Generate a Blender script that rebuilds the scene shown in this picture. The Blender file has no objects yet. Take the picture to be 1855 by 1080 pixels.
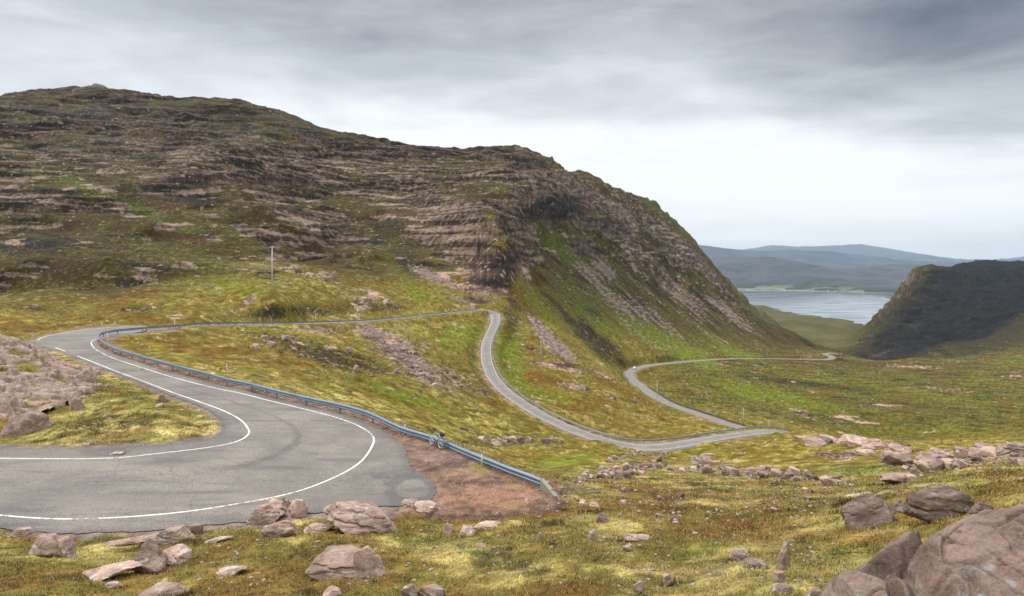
import bpy, bmesh, math, random
import numpy as np
from mathutils import Vector, Matrix

S = bpy.context.scene
C = S.collection
rad = math.radians

# ------------------------------------------------------------------ camera
F = 1134.0            # focal length in pixels of the 1855 wide photograph
CX, HY = 927.5, 470.0 # column of the optical axis, row of eye level
cam = bpy.data.cameras.new('camera')
camo = bpy.data.objects.new('camera', cam)
C.objects.link(camo)
camo.location = (0, 0, 0)
camo.rotation_euler = (rad(90), 0, 0)
cam.sensor_width = 36.0
cam.lens = F / 1855.0 * 36.0
cam.shift_y = (HY - 540.0) / 1855.0
cam.clip_start = 0.1
cam.clip_end = 90000
S.camera = camo

# ------------------------------------------------------------------ light
SUN_EL, SUN_AZ = 52.0, -60.0     # sun up left, veiled by cloud
sd = bpy.data.lights.new('sun', 'SUN')
sd.energy = 1.5
sd.angle = rad(10)
sd.color = (1.0, 0.95, 0.87)
so = bpy.data.objects.new('sun', sd)
C.objects.link(so)
sv = Vector((math.sin(rad(SUN_AZ)) * math.cos(rad(SUN_EL)), math.cos(rad(SUN_AZ)) * math.cos(rad(SUN_EL)) , math.sin(rad(SUN_EL))))
so.rotation_euler = sv.to_track_quat('Z', 'Y').to_euler()
so.location = sv * 500

S.view_settings.view_transform = 'Standard'
S.view_settings.look = 'None'
S.view_settings.gamma = 1.0
S.view_settings.exposure = 0.72
S.render.engine = 'CYCLES'
S.cycles.max_bounces = 5
S.cycles.diffuse_bounces = 2
S.cycles.glossy_bounces = 2
S.cycles.volume_bounces = 0
S.cycles.transparent_max_bounces = 8
S.cycles.use_denoising = True
try:
    S.cycles.denoiser = 'OPENIMAGEDENOISE'
except Exception:
    pass


class NT:
    """tiny helper to write node trees"""
    def __init__(self, tree):
        self.t = tree
        tree.nodes.clear()

    def n(self, typ, **kw):
        nd = self.t.nodes.new(typ)
        for k, v in kw.items():
            if k == 'i':
                for a, b in v.items():
                    if isinstance(b, bpy.types.NodeSocket):
                        self.t.links.new(b, nd.inputs[a])
                    else:
                        nd.inputs[a].default_value = b
            else:
                setattr(nd, k, v)
        return nd

    def m(self, op, a, b=0.0, c=0.0, clamp=False):
        nd = self.n('ShaderNodeMath', operation=op, use_clamp=clamp)
        for k, v in enumerate((a, b, c)):
            if isinstance(v, bpy.types.NodeSocket):
                self.t.links.new(v, nd.inputs[k])
            else:
                nd.inputs[k].default_value = v
        return nd.outputs[0]

    def mix(self, f, a, b, blend='MIX'):
        nd = self.n('ShaderNodeMix', data_type='RGBA', blend_type=blend)
        for idx, v in ((0, f), (6, a), (7, b)):
            if isinstance(v, bpy.types.NodeSocket):
                self.t.links.new(v, nd.inputs[idx])
            else:
                nd.inputs[idx].default_value = v if idx == 0 else (tuple(v) + (1,))[:4]
        return nd.outputs[2]

    def noise(self, vec, scale, detail=5.0, rough=0.55, dist=0.0):
        nd = self.n('ShaderNodeTexNoise', i={'Scale': scale, 'Detail': detail, 'Roughness': rough, 'Distortion': dist})
        if vec is not None:
            self.t.links.new(vec, nd.inputs['Vector'])
        return nd.outputs[0]

    def step(self, v, a, b, lo=0.0, hi=1.0):
        nd = self.n('ShaderNodeMapRange', interpolation_type='SMOOTHSTEP')
        self.t.links.new(v, nd.inputs[0])
        for k, x in enumerate((a, b, lo, hi)):
            nd.inputs[k + 1].default_value = x
        return nd.outputs[0]


def build_world():
    w = bpy.data.worlds.new('World')
    S.world = w
    w.use_nodes = True
    T = NT(w.node_tree)
    tc = T.n('ShaderNodeTexCoord')
    sx = T.n('ShaderNodeSeparateXYZ')
    T.t.links.new(tc.outputs['Generated'], sx.inputs[0])
    X, Y, Z = sx.outputs
    az = T.m('ARCTAN2', X, Y)            # 0 straight ahead, + to the right
    el = T.m('ARCSINE', Z)
    # streaky cloud: noise over a cloud sheet overhead
    zz = T.m('MAXIMUM', Z, 0.0)
    den = T.m('ADD', zz, 0.09)
    cv = T.n('ShaderNodeCombineXYZ')
    T.t.links.new(T.m('DIVIDE', X, den), cv.inputs[0])
    T.t.links.new(T.m('DIVIDE', Y, den), cv.inputs[1])
    n1 = T.noise(cv.outputs[0], 0.55, 4.0, 0.55, 0.6)
    mp = T.n('ShaderNodeMapping', i={'Location': (3.1, 1.7, 0), 'Rotation': (0, 0, rad(35)), 'Scale': (0.5, 1.3, 1)})
    T.t.links.new(cv.outputs[0], mp.inputs[0])
    n2 = T.noise(mp.outputs[0], 1.5, 7.0, 0.6, 0.8)
    ec = T.n('ShaderNodeCombineXYZ')
    T.t.links.new(T.m('MULTIPLY', az, 1.0), ec.inputs[0])
    T.t.links.new(T.m('MULTIPLY', el, 7.0), ec.inputs[1])
    n3 = T.noise(ec.outputs[0], 3.2, 4.0, 0.5, 0.6)

    # large masses of the cloud deck, as soft shapes in (azimuth, elevation)
    def blob(a0, e0, ra, re, rot=0.0):
        c, s = math.cos(rot), math.sin(rot)
        da = T.m('SUBTRACT', az, a0)
        de = T.m('SUBTRACT', el, e0)
        u = T.m('DIVIDE', T.m('ADD', T.m('MULTIPLY', da, c), T.m('MULTIPLY', de, s)), ra)
        v = T.m('DIVIDE', T.m('SUBTRACT', T.m('MULTIPLY', de, c), T.m('MULTIPLY', da, s)), re)
        r2 = T.m('ADD', T.m('MULTIPLY', u, u), T.m('MULTIPLY', v, v))
        return T.m('EXPONENT', T.m('MULTIPLY', r2, -1.0))
    br = T.step(el, 0.11, 0.38, 0.80, 0.42)
    nn = T.m('ADD', T.m('MULTIPLY', T.m('SUBTRACT', n1, 0.5), 0.36), T.m('MULTIPLY', T.m('SUBTRACT', n2, 0.5), 0.30))
    e2 = T.n('ShaderNodeCombineXYZ')
    T.t.links.new(az, e2.inputs[0])
    T.t.links.new(T.m('MULTIPLY', el, 2.0), e2.inputs[1])
    rot = T.n('ShaderNodeMapping', i={'Rotation': (0, 0, rad(-28)), 'Scale': (1.0, 1.7, 1)})
    T.t.links.new(e2.outputs[0], rot.inputs[0])
    n5 = T.noise(rot.outputs[0], 5.5, 6.0, 0.55, 0.5)
    nn = T.m('ADD', nn, T.m('MULTIPLY', T.m('SUBTRACT', n5, 0.5), 0.34))
    near_h = T.step(el, 0.02, 0.14, 0.15, 1.0)
    br = T.m('ADD', br, T.m('MULTIPLY', nn, near_h))
    lowband = T.m('MULTIPLY', T.step(el, 0.30, 0.05, 0.0, 1.0), T.m('SUBTRACT', n3, 0.5))
    br = T.m('ADD', br, T.m('MULTIPLY', lowband, 0.38))
    for a0, e0, ra, re, rot, k in SKY_MASSES:
        br = T.m('ADD', br, T.m('MULTIPLY', blob(a0, e0, ra, re, rot), k))
    br = T.m('MAXIMUM', br, 0.12)
    br = T.m('MINIMUM', br, 0.86)
    # the part of the deck above the frame is thinner and brighter
    up = T.step(el, 0.50, 1.0, 0.0, 1.0)
    br = T.m('ADD', br, T.m('MULTIPLY', up, 0.75))
    cr = T.n('ShaderNodeValToRGB')
    T.t.links.new(br, cr.inputs[0])
    e = cr.color_ramp.elements
    e[0].position, e[0].color = 0.0, (0.02, 0.045, 0.09, 1)
    e[1].position, e[1].color = 1.0, (0.95, 0.975, 1.0, 1)
    for p, c in ((0.18, (0.165, 0.190, 0.230)), (0.32, (0.285, 0.305, 0.34)), (0.55, (0.50, 0.53, 0.575)), (0.78, (0.78, 0.805, 0.835))):
        q = e.new(p)
        q.color = c + (1,)
    over = T.m('ADD', 1.0, T.m('MULTIPLY', up, 0.75))
    cl = T.n('ShaderNodeBackground', i={'Color': cr.outputs[0], 'Strength': T.m('MULTIPLY', over, 0.76)})
    sk = T.n('ShaderNodeTexSky', sky_type='NISHITA', sun_disc=False)
    sk.sun_elevation = rad(SUN_EL)
    sk.sun_rotation = rad(SUN_AZ)
    nb = T.n('ShaderNodeBackground', i={'Color': sk.outputs[0], 'Strength': 0.06})
    mx = T.n('ShaderNodeMixShader', i={0: 0.94, 1: nb.outputs[0], 2: cl.outputs[0]})
    out = T.n('ShaderNodeOutputWorld')
    T.t.links.new(mx.outputs[0], out.inputs['Surface'])


# azimuth, elevation, half sizes (radians), tilt, strength
SKY_MASSES = [
    (0.66, 0.30, 0.27, 0.11, 0.10, -0.28),
    (0.70, 0.17, 0.16, 0.04, 0.25, -0.12),
    (0.10, 0.40, 0.30, 0.05, 0.0, -0.05),
    (0.30, 0.12, 0.32, 0.06, 0.0, 0.12),
    (0.12, 0.28, 0.16, 0.07, 0.3, 0.06),
    (0.05, 0.19, 0.35, 0.05, 0.0, 0.12),
    (-0.45, 0.26, 0.30, 0.05, -0.15, 0.12),
    (-0.72, 0.42, 0.12, 0.08, 0.0, -0.06),
    (0.33, 0.24, 0.07, 0.12, 0.9, 0.08),
]
build_world()

# ------------------------------------------------------------------ noise
_rs = np.random.RandomState(7)
_PERM = _rs.permutation(4096).astype(np.int64)
_ANG = _rs.rand(4096) * 2 * np.pi
_GX, _GY = np.cos(_ANG).astype(np.float32), np.sin(_ANG).astype(np.float32)


def perlin(x, y, seed=0):
    x = np.asarray(x, np.float64) + seed * 17.31
    y = np.asarray(y, np.float64) - seed * 9.77
    ix, iy = np.floor(x).astype(np.int64), np.floor(y).astype(np.int64)
    fx, fy = (x - ix).astype(np.float32), (y - iy).astype(np.float32)
    u = fx * fx * fx * (fx * (fx * 6 - 15) + 10)
    v = fy * fy * fy * (fy * (fy * 6 - 15) + 10)

    def g(dx, dy):
        h = _PERM[(_PERM[(ix + dx) & 4095] + iy + dy) & 4095]
        return _GX[h] * (fx - dx) + _GY[h] * (fy - dy)
    a, b, c, d = g(0, 0), g(1, 0), g(0, 1), g(1, 1)
    ab = a + u * (b - a)
    cd = c + u * (d - c)
    return (ab + v * (cd - ab)) * 1.45


def fbm(x, y, octv=4, seed=0, gain=0.5, lac=2.03):
    s = 0.0
    a = 1.0
    for k in range(octv):
        s = s + a * perlin(x, y, seed + k * 3)
        x, y, a = x * lac, y * lac, a * gain
    return s


def ridged(x, y, octv=4, seed=0, gain=0.5):
    s = 0.0
    a = 1.0
    for k in range(octv):
        s = s + a * (1 - 2 * np.abs(perlin(x, y, seed + k * 3)))
        x, y, a = x * 2.03, y * 2.03, a * gain
    return s


def sm(v, a, b):
    t = np.clip((v - a) / (b - a), 0, 1)
    return t * t * (3 - 2 * t)


def cell(x, y, seed=0):
    """distance to nearest and 2nd nearest feature point + id"""
    ix, iy = np.floor(x).astype(np.int64), np.floor(y).astype(np.int64)
    d1 = np.full(x.shape, 9.0)
    d2 = np.full(x.shape, 9.0)
    idn = np.zeros(x.shape)
    for dx in (-1, 0, 1):
        for dy in (-1, 0, 1):
            cx, cy = ix + dx, iy + dy
            h = _PERM[(_PERM[(cx + seed * 31) & 4095] + cy) & 4095]
            h2 = _PERM[h]
            px = cx + h / 4096.0
            py = cy + h2 / 4096.0
            d = np.hypot(x - px, y - py)
            nearer = d < d1
            d2 = np.where(nearer, d1, np.minimum(d2, d))
            idn = np.where(nearer, _PERM[h2] / 4096.0, idn)
            d1 = np.where(nearer, d, d1)
    return d1, d2, idn


# ------------------------------------------------------------------ pixel <-> place
def plane_z(D):
    return -11.5 - 0.012 * (D - 30.0)


def on_plane(px, py):
    """a point of the photograph that lies on the gently tilted hairpin platform"""
    s = (py - HY) / F               # z = -s*D ; -s*D = -11.14 - .012 D
    D = 11.14 / (s - 0.012)
    return ((px - CX) / F * D, D, plane_z(D))


def at(px, py, D):
    return ((px - CX) / F * D, D, -(py - HY) / F * D)


def catmull(P, step):
    """dense smooth polyline through the points, roughly `step` apart"""
    P = np.array(P, float)
    E = np.vstack([2 * P[0] - P[1], P, 2 * P[-1] - P[-2]])
    out = []
    for i in range(1, len(E) - 2):
        p0, p1, p2, p3 = E[i - 1:i + 3]
        n = max(2, int(np.linalg.norm((p2 - p1)[:3]) / step))
        a = 0.5
        t0 = 0.0
        t1 = t0 + max(np.linalg.norm(p1 - p0), 1e-3) ** a
        t2 = t1 + max(np.linalg.norm(p2 - p1), 1e-3) ** a
        t3 = t2 + max(np.linalg.norm(p3 - p2), 1e-3) ** a
        for k in range(n):
            t = t1 + (t2 - t1) * k / n
            A1 = (t1 - t) / (t1 - t0) * p0 + (t - t0) / (t1 - t0) * p1
            A2 = (t2 - t) / (t2 - t1) * p1 + (t - t1) / (t2 - t1) * p2
            A3 = (t3 - t) / (t3 - t2) * p2 + (t - t2) / (t3 - t2) * p3
            B1 = (t2 - t) / (t2 - t0) * A1 + (t - t0) / (t2 - t0) * A2
            B2 = (t3 - t) / (t3 - t1) * A2 + (t - t1) / (t3 - t1) * A3
            out.append((t2 - t) / (t2 - t1) * B1 + (t - t1) / (t2 - t1) * B2)
    out.append(P[-1])
    return np.array(out)


# ------------------------------------------------------------------ road layout
# upper road after the first bend, round the second hairpin: px, py, D, half width
ROAD_B = [(236, 597.5, 111, 2.6), (262, 594.5, 117, 2.3), (316, 591, 127, 2.0), (380, 589.2, 142, 1.9), (440, 588.3, 158, 1.9),
          (560, 586, 186, 1.9), (665, 581.5, 214, 1.9), (751, 572.5, 243, 1.9), (815, 566.2, 268, 1.9), (850, 562.7, 283, 2.1),
          (880, 561.8, 291, 2.6), (893, 567, 290, 2.8), (897.5, 578, 279, 2.4), (895, 590, 266, 2.0), (886.5, 608, 250, 1.9),
          (881, 625, 235, 1.85), (880.5, 645, 219, 1.85), (884, 662, 207, 1.85), (894, 685, 193, 1.85), (915, 708, 180, 1.85),
          (946, 731, 168, 1.85), (990, 757, 156, 1.85), (1044, 781, 146.5, 1.9), (1098, 799, 139.5, 2.1),
          (1140, 808, 136.3, 2.6), (1180, 810.5, 135.2, 3.0), (1220, 807, 137, 2.6), (1262, 799.5, 141, 2.1), (1310, 791.5, 146, 1.9),
          (1365, 784, 153, 1.9), (1410, 781.8, 159, 2.0), (1446, 786.5, 163, 2.3)]
# hidden turn below the crest, then the long lower road
ROAD_C = [(1446, 786.5, 163, 2.3), (1455, 797, 168, 3), (1440, 800, 175, 3), (1400, 792, 180, 2.4), (1365, 782, 184, 2),
          (1338, 773.5, 188, 1.9), (1308, 764, 200, 1.9), (1282, 755, 213, 1.9), (1240, 741, 236, 1.9), (1212, 731, 255, 2.0),
          (1180, 713, 285, 2.6), (1158, 698, 320, 3.0), (1143, 684, 358, 2.6), (1140, 675.5, 380, 2.8), (1150, 668.5, 402, 3.0),
          (1176, 662, 428, 2.6), (1231, 656, 470, 2.4), (1297, 651, 520, 2.3), (1348, 649.4, 565, 2.3), (1417, 650, 625, 2.4),
          (1470, 651.2, 675, 2.6), (1500, 651, 702, 3.0), (1508, 647.7, 724, 3.2), (1502, 643.8, 750, 3.2), (1494, 641.5, 772, 3.2),
          (1508, 639.8, 795, 3.4), (1522, 641.0, 806, 3.4), (1534, 646, 815, 3.0)]


def road_xyz(R):
    return [at(p[0], p[1], p[2]) + (p[3],) for p in R]


RB = catmull(road_xyz(ROAD_B), 0.9)
RC = catmull(road_xyz(ROAD_C), 1.2)

ASPHALT_PX = [(-420, 905), (-200, 936), (0, 957), (55, 963), (111, 966), (236, 963), (389, 951), (500, 938), (600, 926), (700, 918), (745, 914),
              (772, 909), (786, 900), (791, 888), (786, 875), (768, 860), (752, 850), (743, 841), (738, 826), (732, 812), (718, 797),
              (690, 779), (655, 762), (620, 750), (580, 739.5), (540, 730), (487, 719), (440, 706), (389, 695), (311, 675),
              (246, 655), (205, 641), (185, 631), (177, 622), (178, 615), (190, 611), (206, 607.5), (227, 605), (250, 602),
              (262, 599), (262, 590), (240, 590), (210, 591.6), (181, 593.8), (155, 596.2), (130, 600), (98, 605), (78, 609.5), (62, 617),
              (68, 624), (100, 634), (140, 648), (172, 662), (207, 675.5), (259, 695), (311, 717), (350, 731), (376, 743), (398, 759),
              (404, 770), (402, 781), (389, 791), (365, 797.5), (337, 802), (259, 808), (156, 812.5), (0, 811), (-200, 806), (-420, 798)]
FLAT_PX = [(-420, 907), (-200, 940), (0, 962), (111, 971), (236, 968), (389, 957), (500, 945), (600, 934), (700, 928), (745, 925),
           (830, 936), (900, 935), (960, 925), (1010, 912), (1004, 893), (978, 884), (930, 867), (888, 850), (847, 832), (810, 815), (770, 800),
           (730, 788), (673, 762), (625, 745), (575, 734), (487, 713), (447, 702), (411, 695), (347, 677), (294, 661),
           (250, 648), (218, 639), (202, 633), (194, 624), (199, 615), (227, 608), (284, 602.5), (320, 600),
           (318, 587), (262, 587), (240, 587), (210, 589), (181, 591), (155, 593.6), (130, 597), (90, 604), (60, 613),
           (40, 622), (98, 637), (140, 652), (172, 666), (207, 680), (259, 700), (311, 722), (350, 736), (374, 749), (388, 760),
           (392, 770), (389, 778), (380, 786), (335, 796), (259, 802), (156, 806), (0, 805), (-200, 800), (-420, 792)]
ASPHALT = np.array([on_plane(*p) for p in ASPHALT_PX])
FLAT = np.array([on_plane(*p) for p in FLAT_PX])


def inside(poly, x, y):
    r = np.zeros(x.shape, bool)
    n = len(poly)
    for i in range(n):
        x1, y1 = poly[i][:2]
        x2, y2 = poly[(i + 1) % n][:2]
        if y1 == y2:
            continue
        c = ((y1 > y) != (y2 > y)) & (x < (x2 - x1) * (y - y1) / (y2 - y1) + x1)
        r ^= c
    return r


def seg_dist(poly, x, y, closed=True):
    d = np.full(x.shape, 1e9)
    n = len(poly)
    for i in range(n if closed else n - 1):
        ax, ay = poly[i][:2]
        bx, by = poly[(i + 1) % n][:2]
        L = (bx - ax) ** 2 + (by - ay) ** 2 + 1e-9
        t = np.clip(((x - ax) * (bx - ax) + (y - ay) * (by - ay)) / L, 0, 1)
        d = np.minimum(d, np.hypot(x - ax - t * (bx - ax), y - ay - t * (by - ay)))
    return d


# ------------------------------------------------------------------ shape of the land
# px, py, D : the lie of the ground read off the photograph
LAND = [
    # foreground shelf in front of the hairpin
    (930, 1080, 15), (930, 1000, 20), (930, 940, 25.5), (300, 1075, 18), (100, 1060, 18.5), (-150, 1070, 18.5), (-500, 1080, 19), (100, 1000, 23), (300, 1010, 22.5),
    (640, 1060, 17.5), (640, 990, 21.5), (450, 990, 22.5), (1200, 1070, 14.5), (1200, 980, 20), (1200, 920, 27), (1050, 900, 30), (1050, 872, 39),
    (1050, 845, 62), (1050, 820, 95), (1050, 806, 118), (1400, 1060, 13.5), (1400, 980, 19), (1400, 900, 30), (1300, 880, 44), (1200, 872, 47),
    (1150, 850, 66), (1180, 832, 100), (1180, 822, 122), (1300, 850, 66), (1300, 825, 100), (1300, 806, 132), (1400, 835, 80), (1400, 812, 112), (1400, 796, 140),
    (1480, 800, 128), (1480, 830, 84), (1550, 870, 44), (1600, 850, 52), (1600, 818, 82), (1580, 802, 108), (1700, 905, 21), (1700, 860, 34), (1700, 835, 52), (1690, 822, 70),
    (1600, 1000, 14.5), (1600, 920, 21), (1855, 905, 15), (1855, 850, 30), (1855, 826, 44), (1855, 815, 56), (1780, 822, 58), (1755, 850, 35), (1850, 1050, 10), (1700, 1070, 11),
    (2050, 900, 16), (2050, 850, 28), (2050, 822, 50), (2300, 880, 20), (2300, 830, 45),
    (1520, 795, 136), (1500, 796, 150),
    # behind that crest, falling into the corrie
    (1500, 815, 175), (1600, 812, 200), (1700, 822, 160), (1780, 822, 120), (1855, 815, 110), (2050, 815, 110), (2300, 820, 110),
    (1600, 790, 250), (1750, 800, 205), (1855, 795, 195), (2050, 790, 200), (1560, 776, 258), (1500, 756, 280), (1600, 740, 345), (1700, 765, 285), (1850, 760, 280),
    (2050, 760, 290), (2300, 760, 300), (1600, 700, 480), (1800, 700, 480), (2050, 690, 500), (2300, 680, 500), (1600, 672, 650), (1800, 672, 680), (1700, 686, 560),
    (1400, 700, 395), (1420, 670, 520), (1300, 700, 325), (1400, 740, 285), (1440, 770, 225), (1400, 776, 200), (1300, 735, 250), (1220, 700, 310), (1300, 670, 420), (1230, 680, 370),
    (1550, 649, 870), (1650, 649.5, 890), (1750, 652, 850), (1855, 640, 950), (2050, 620, 1000), (2300, 600, 1000), (1540, 655, 760),
    (1560, 668, 1050), (1650, 668, 1050), (1750, 640, 1050),
    (1680, 636, 1130), (1720, 622, 1180), (1800, 612, 1180), (1855, 606, 1150), (1790, 640, 980),
    (1640, 652, 1150), (1700, 632, 1260), (1780, 615, 1350),
    # bowl between the first rail and the upper road
    (400, 662, 82), (400, 645, 92), (400, 622, 112), (400, 603, 132), (300, 632, 92), (300, 618, 104), (250, 630, 95),
    (500, 700, 66), (500, 670, 85), (500, 640, 108), (500, 612, 138), (600, 730, 62), (600, 712, 78), (600, 680, 103), (600, 645, 132), (600, 612, 165),
    (700, 765, 55), (700, 745, 76), (700, 705, 112), (700, 660, 150), (700, 610, 195), (750, 772, 66), (750, 740, 97), (750, 690, 135), (750, 640, 178), (750, 592, 225),
    (820, 800, 68), (820, 765, 100), (820, 710, 143), (820, 650, 190), (820, 600, 240), (860, 600, 250), (860, 650, 206), (860, 700, 170), (900, 740, 150),
    (900, 830, 62), (900, 800, 92), (900, 770, 122), (960, 860, 55), (960, 830, 84), (960, 795, 118), (960, 770, 138),
    (1010, 880, 44), (1010, 850, 66), (1010, 825, 95), (1010, 795, 128),
    # knoll enclosed by the second hairpin
    (930, 620, 262), (930, 650, 232), (960, 640, 245), (980, 658, 238), (1000, 625, 268), (960, 600, 285), (1000, 690, 210), (1000, 720, 188), (1060, 700, 222), (1060, 745, 178),
    (1100, 675, 262), (1120, 720, 222), (1120, 760, 180), (1180, 750, 208), (1180, 780, 170), (1250, 765, 200), (1250, 780, 172), (1310, 776, 172),
    (930, 580, 300), (940, 590, 300), (1010, 612, 300), (1060, 640, 300), (1100, 660, 300), (1125, 690, 310),
    # inside of the first hairpin: a rock hump on the left
    (250, 740, 47), (150, 760, 45), (0, 790, 43), (-200, 780, 43), (330, 765, 44.5), (200, 700, 57), (130, 690, 56), (60, 640, 60), (0, 612, 62), (-150, 590, 64), (-400, 560, 64),
    (0, 690, 52), (-150, 660, 54), (100, 740, 47), (80, 655, 60), (0, 628, 75), (-150, 620, 80), (-400, 600, 85), (-150, 612, 105), (-400, 590, 110), (20, 622, 84), (120, 662, 64),
    # the mountain, left to right
    (-500, 560, 130), (-500, 480, 220), (-500, 380, 350), (-500, 280, 540), (-500, 190, 800), (-500, 210, 1000), (-500, 260, 1600),
    (0, 605, 112), (0, 590, 126), (0, 545, 165), (0, 500, 212), (0, 440, 285), (0, 385, 360), (0, 300, 510), (0, 235, 660), (0, 190, 790), (0, 172, 870), (0, 182, 1000), (0, 240, 1600), (0, 300, 2400),
    (120, 592, 124), (100, 540, 165), (120, 480, 228), (120, 400, 330), (120, 330, 455), (120, 250, 650), (120, 190, 830), (70, 162, 930),
    (200, 580, 134), (220, 540, 170), (230, 480, 232), (230, 420, 305), (230, 360, 400), (230, 290, 550), (220, 215, 770), (190, 158, 980), (150, 157, 980), (190, 168, 1150), (200, 230, 1700), (200, 300, 2400),
    (285, 174, 965), (285, 186, 1150), (330, 580, 144), (340, 560, 158), (350, 520, 195), (350, 460, 262), (350, 400, 350), (350, 340, 470), (350, 318, 490), (350, 250, 690),
    (450, 572, 172), (450, 545, 182), (490, 530, 187), (450, 490, 240), (450, 430, 320), (450, 370, 420), (450, 335, 500), (450, 310, 530), (450, 240, 760), (370, 178, 950), (450, 186, 960), (450, 198, 1150), (450, 260, 1700), (450, 340, 2400),
    (560, 572, 200), (570, 540, 218), (570, 490, 262), (560, 440, 350), (560, 380, 480), (560, 320, 610), (560, 260, 770), (530, 207, 930), (580, 231, 930), (580, 245, 1100), (600, 300, 1700),
    (650, 568, 228), (660, 535, 250), (640, 505, 285), (650, 460, 375), (650, 400, 490), (650, 350, 600), (650, 300, 740), (660, 248, 920), (700, 257, 920), (700, 268, 1100), (700, 330, 1700), (700, 380, 2400),
    (750, 560, 262), (760, 530, 290), (760, 490, 350), (750, 440, 440), (750, 405, 475), (750, 350, 610), (760, 300, 770), (770, 265, 930), (820, 268, 960), (790, 278, 1100),
    (830, 555, 290), (840, 530, 318), (850, 500, 352), (860, 470, 378), (850, 440, 395), (850, 400, 425), (850, 370, 480), (850, 340, 590), (850, 300, 780), (860, 275, 930),
    (905, 545, 325), (905, 520, 338), (905, 480, 352), (905, 440, 372), (900, 400, 400), (900, 370, 470), (905, 330, 620), (920, 295, 820), (930, 266, 980), (900, 266, 980), (930, 278, 1150), (930, 340, 1700), (930, 420, 2400),
    (928, 560, 315), (950, 540, 360), (950, 500, 395), (945, 450, 440), (950, 415, 500), (960, 400, 560), (960, 360, 590), (965, 330, 680), (965, 300, 850),
    (1000, 590, 340), (1000, 540, 420), (1000, 480, 520), (1000, 430, 610), (1010, 392, 680), (1010, 352, 710), (1000, 320, 860), (985, 285, 1030), (1005, 300, 1080),
    (1060, 620, 350), (1060, 560, 470), (1060, 500, 600), (1060, 430, 780), (1060, 370, 930), (1035, 318, 1180), (1070, 318, 1230), (1050, 335, 1450), (1050, 400, 2100),
    (1110, 650, 350), (1130, 600, 480), (1130, 540, 650), (1130, 470, 840), (1130, 400, 1060), (1110, 337, 1330), (1150, 355, 1400), (1140, 375, 1700),
    (1140, 665, 395), (1200, 640, 470), (1200, 590, 620), (1200, 530, 850), (1200, 460, 1100), (1200, 410, 1300), (1190, 370, 1480), (1215, 395, 1520), (1210, 420, 1800), (1200, 500, 2300),
    (1260, 630, 560), (1260, 580, 760), (1260, 520, 1060), (1260, 470, 1300), (1250, 427, 1540), (1290, 480, 1620), (1280, 520, 1850),
    (1320, 640, 580), (1330, 600, 800), (1330, 550, 1100), (1310, 510, 1400), (1330, 518, 1680), (1355, 545, 1720), (1340, 570, 2000),
    (1400, 640, 690), (1400, 610, 950), (1370, 582, 1350), (1372, 566, 1640), (1395, 575, 1700), (1390, 592, 1900),
    (1450, 640, 760), (1450, 622, 1020), (1430, 600, 1330), (1450, 612, 1350), (1440, 622, 1600), (1480, 632, 900), (1480, 632, 1080), (1500, 640, 1250), (1530, 642, 830), (1520, 650, 1000),
    # floor of the lower valley down to the loch
    (1250, 570, 2500), (1300, 580, 2300), (1380, 602, 2200), (1450, 618, 1750), (1500, 628, 1600), (1530, 634, 1500), (1430, 600, 2150), (1500, 608, 1950), (1540, 606, 2000), (1400, 583, 2600), (1480, 586, 2550), (1550, 595, 2500),
    (1370, 554, 4300), (1450, 570.5, 3640), (1500, 577, 3420), (1600, 590, 3060), (1540, 581, 3300), (1600, 598, 2600), (1250, 545, 4700), (1150, 540, 5000), (1000, 520, 5000), (700, 500, 5000), (0, 480, 5000), (-500, 480, 5000),
    (1370, 551, 4900), (1450, 560, 4600), (1500, 562, 4600), (1600, 566, 4600), (1800, 570, 4500), (2050, 570, 4500), (2300, 570, 4500),
    # headland on the right
    (1560, 625, 1420), (1600, 620, 1480), (1650, 628, 1400), (1575, 606, 1700), (1600, 586, 1800), (1600, 560, 1990), (1622, 545, 1950), (1630, 520, 2010), (1645, 500, 2060), (1651, 491, 2085), (1658, 485, 2100), (1672, 483, 2110), (1700, 482, 2125), (1735, 481, 2130), (1700, 492, 2300), (1664, 500, 2300),
    (1690, 560, 1780), (1700, 520, 1930), (1700, 600, 1560), (1760, 475, 2130), (1790, 477, 2120), (1760, 520, 1880), (1760, 570, 1600), (1760, 600, 1430), (1825, 481, 2080), (1855, 481, 2050), (1855, 520, 1800), (1840, 560, 1500), (1855, 580, 1300), (2050, 470, 2000), (2050, 540, 1500), (2300, 460, 2000),
    (2300, 540, 1500), (1600, 600, 2200), (1640, 570, 2400), (1680, 500, 2500), (1760, 492, 2500), (1855, 495, 2500), (2050, 490, 2500), (1660, 560, 3000), (1760, 540, 3200), (1855, 545, 3200), (2300, 540, 3300),
]


def _proj(P):
    return [(CX + F * p[0] / p[1], HY - F * p[2] / p[1], p[1]) for p in P]


land = list(LAND)
# the roads and the platform are ground too
land += [(p[0], p[1] + 0.3, p[2]) for p in ROAD_B]
land += [(p[0], p[1] + 0.2, p[2]) for p in ROAD_C[4:]]
fp = [(CX + F * p[0] / p[1], HY - F * p[2] / p[1], p[1]) for p in FLAT]
land += fp[::2]
land = np.array(land, float)
KX, KD = 1 / 300.0, 1.9
_cu, _cv, _cs = land[:, 0] * KX, np.log(land[:, 2]) * KD, land[:, 1]
# average points that fall on each other
keep = []
for i in range(len(_cu)):
    ok = True
    for j in keep:
        if abs(_cu[i] - _cu[j]) < 0.025 and abs(_cv[i] - _cv[j]) < 0.035:
            ok = False
            break
    if ok:
        keep.append(i)
_cu, _cv, _cs = _cu[keep], _cv[keep], _cs[keep]


def _phi(d2):
    return 0.5 * d2 * np.log(d2 + 1e-12)


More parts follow.
